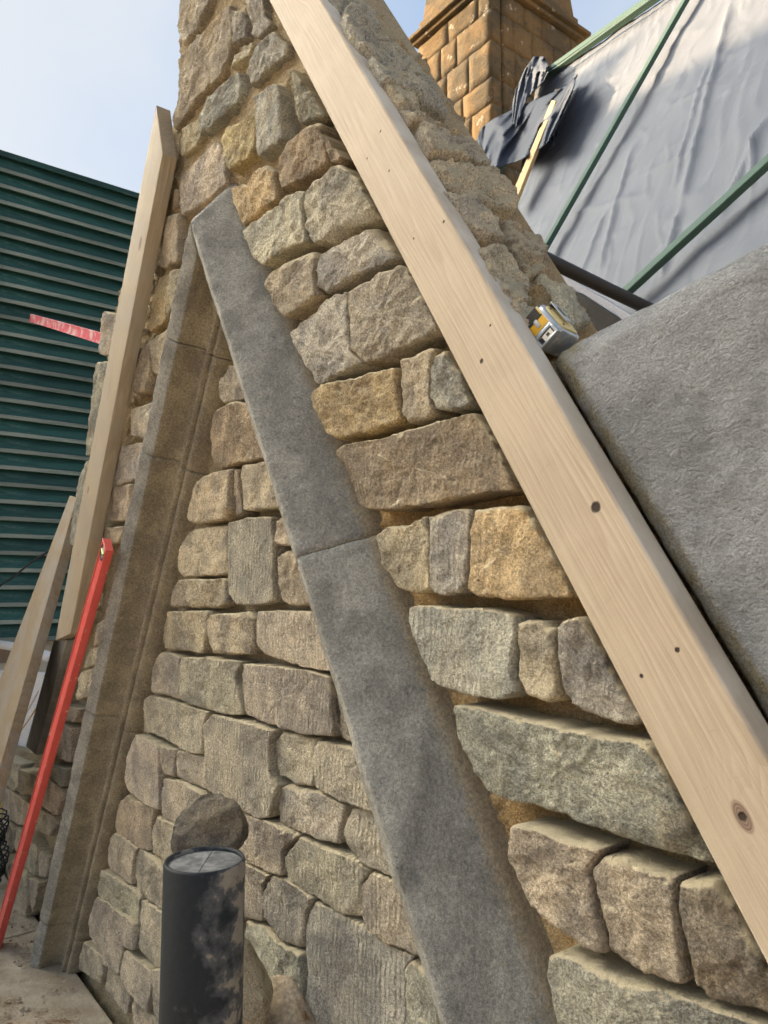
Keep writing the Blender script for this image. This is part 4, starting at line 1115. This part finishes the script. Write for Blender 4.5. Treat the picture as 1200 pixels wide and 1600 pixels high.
# spilled mortar and crumbs
vs = []; fs = []; NX, NY = 150, 90
x0, x1, y0, y1 = -3.80, -2.75, -.75, -.03
for j in range(NY+1):
    for i in range(NX+1):
        x = x0+(x1-x0)*i/NX; y = y0+(y1-y0)*j/NY; q = Vector((x, y, 0))
        e = min(i/NX, 1-i/NX, j/NY, 1-j/NY)*6; e = min(1, e)
        m_ = max(0, noise.fractal(q*2.6+Vector((3, 0, 0)), 1, 2, 3)+.32)
        h = e*(.030*m_ + .014*m_*max(0, noise.fractal(q*14, .8, 2, 3)) + .008*m_*abs(noise.fractal(q*38, .6, 2, 3))) - .0035
        vs.append((x, y, -1.53+h))
for j in range(NY):
    for i in range(NX): a = j*(NX+1)+i; fs.append((a, a+1, a+NX+2, a+NX+1))
k = NT('mortar_spill'); P = k.pos(); n1 = k.noise(P, 9, 6, .7); n2 = k.noise(P, 120, 5, .75)
c = k.mix(k.rng(n1, .38, .6), (.40, .31, .21), (.52, .43, .32)); c = k.mix(k.rng(k.noise(P, 14, 5, .7), .56, .64, 0, .8), c, (.22, .12, .05))
c = k.mix(1, c, k.mix(k.rng(n2, .3, .7), (.7, .7, .7), (1.2, 1.2, 1.2)), 'MULTIPLY')
M_SPILL = k.fin(c, k.bump(n2, .01), .97)
def rock_bm(c, r, seed, sc=(1, 1, 1), sub=3, amp=.35, bm=None, freq=1.6):
    bm = bm or bmesh.new(); g_ = bmesh.ops.create_icosphere(bm, subdivisions=sub, radius=1)
    sv = Vector((seed*3.1, seed*1.7, seed)); rng_ = random.Random(seed)
    planes = [(Vector((rng_.uniform(-1, 1), rng_.uniform(-1, 1), rng_.uniform(-1, 1))).normalized(), rng_.uniform(.55, .85)) for _ in range(9)]
    for v in g_['verts']:
        p = v.co.copy()
        for n_, d in planes:
            e = p.dot(n_)-d
            if e > 0: p -= n_*e*.92
        p *= 1+amp*.3*noise.fractal(v.co*freq+sv, .8, 2, 4)
        v.co = Vector(c) + Vector((p.x*sc[0], p.y*sc[1], p.z*sc[2]))*r
    return bm
sp = mesh('mortar_spill', vs, fs, M_SPILL); sp['kind'] = 'stuff'; local(sp); tag(sp, 'crumbly spilled mortar spread over the ledge at the foot of the left mould', 'spilled mortar')
rg = random.Random(3)
b = bmesh.new()
for i in range(2200):
    x = rg.uniform(-4.1, -2.75); y = rg.uniform(-.9, -.03); 
    if noise.noise(Vector((x*2.5, y*2.5, 3))) < -.1: continue
    r_ = .002+.009*rg.random()**4; rock_bm((x, y, -1.53+.010+r_*.2), r_, rg.random()*99, sub=1, bm=b, sc=(1, 1, .6))
cr_ = frombm('crumbs', b, M_SPILL, None, False); cr_['kind'] = 'stuff'; local(cr_); tag(cr_, 'loose mortar crumbs scattered on the ledge slabs', 'crumbs')
# heap of sandy rubble right of the pipe
vs = []; fs = []; N_ = 110
for j in range(N_+1):
    for i in range(N_+1):
        x = -2.35 + 1.9*i/N_; y = -.62 + .60*j/N_; q = Vector((x, y, 0))
        d = math.sqrt(((x+1.60)/.50)**2 + ((y+.06)/.34)**2); hgt = .66*max(0, 1-d**1.4)
        hgt += (.02*noise.fractal(q*12, .8, 2, 4)+.012*abs(noise.fractal(q*40, .7, 2, 3)))*min(1, hgt*8)
        vs.append((x, y, -1.535+hgt))
for j in range(N_):
    for i in range(N_): a = j*(N_+1)+i; fs.append((a, a+1, a+N_+2, a+N_+1))
hp_ = mesh('rubble_heap', vs, fs, M_SPILL); hp_['kind'] = 'stuff'; local(hp_); tag(hp_, 'sandy heap of mortar rubble at the wall foot right of the black pipe', 'rubble heap')
def rock(name, c, r, seed, sc, mat_tone, label, rot=0, sub=4, amp=.5):
    b = rock_bm((0, 0, 0), r, seed, sc, sub, amp); o = frombm(name, b, M_ROCK if sum(mat_tone) < .6 else M_STONE, None, True); o.location = c; o.rotation_euler = (0, 0, rot)
    o.data.set_sharp_from_angle(angle=R(32))
    o['tone'] = list(mat_tone); o['tooling'] = 0.0; tag(o, label, 'stone'); return o
cR_ = at(329, 1300, -.24)
rock('loose_rock', cR_, .090, 21, (.98, .70, .88), (.155, .14, .12), 'dark ragged rock balanced just behind the top of the black pipe', .9, 5, .35)
rock('loose_rock', at(322, 1440, -.24), .11, 8, (.62, .62, 1.55), (.30, .26, .20), 'tall rubble stone under the dark rock, hidden behind the black pipe', .4, 5, .35)
cP = at(388, 1548, -.16)
rock('loose_rock', cP, .078, 5, (.75, .6, 1.25), (.45, .38, .28), 'pale rubble stone on the heap just right of the black pipe', .3, 5, .4)

# ------------------------------------------------------------------ white slab, roll, cord, cable and net at the left edge
k = NT('speckled_white_sheet'); P = k.pos(); n2 = k.noise(P, 160, 4, .75)
M_WS = k.fin(k.mix(k.rng(n2, .4, .62), (.42, .42, .43), (.80, .80, .80)), k.bump(n2, .003), .8)
quadbox('white_slab', [(-60, 1046), (80, 1052), (46, 1168), (38, 1180), (-60, 1120)], .10, .06, M_WS, 'speckled white slab standing on the left shoulder of the gable', 'slab')
tag(frombm('white_roll', tube_bm([at(-60, 998, .22), at(20, 1010, .20), at(76, 1026, .18)], .030, 18), simple('white_wrap', (.62, .61, .60), .6, .004, 12), None, True), 'white rolled wrap end lying behind the timber boards', 'roll')
tag(frombm('yellow_cord', tube_bm([at(70, 1085, -.02), at(48, 1120, -.03), at(20, 1160, -.05), at(8, 1195, -.06), at(3, 1230, -.05), at(2, 1290, -.04), at(-8, 1340, -.04)], .0035, 8), simple('yellow_cord', (.60, .42, .10), .6, 0), None, True), 'thin yellow cord hanging at the left edge of the wall', 'cord')
tag(frombm('thin_cord', tube_bm([at(60, 1080, -.01), at(34, 1128, -.015), at(12, 1165, -.02)], .0025, 8), simple('tan_cord', (.50, .42, .26), .6, 0), None, True), 'thin tan cord crossing the speckled white slab', 'cord')
tag(frombm('black_cable', tube_bm([at(90, 852, .12), at(50, 878, .12), at(20, 902, .12), at(-30, 936, .12)], .006, 8), M_BLACK, None, True), 'thin black cable strung across the green boarding', 'cable')
b = bmesh.new()
for i in range(12):
    p0 = at(-4+3*math.sin(i), 1280+i*8, -.10)
    tube_bm([p0 + Vector((.05*math.cos(a), .03*math.sin(a*2), .045*math.sin(a)))*1.2 for a in [q*2*math.pi/14 for q in range(15)]], .0045, 6, b, False)
tag(frombm('coiled_net', b, M_BLACK, None, True), 'coil of black netting cord at the left edge behind the red level', 'net')
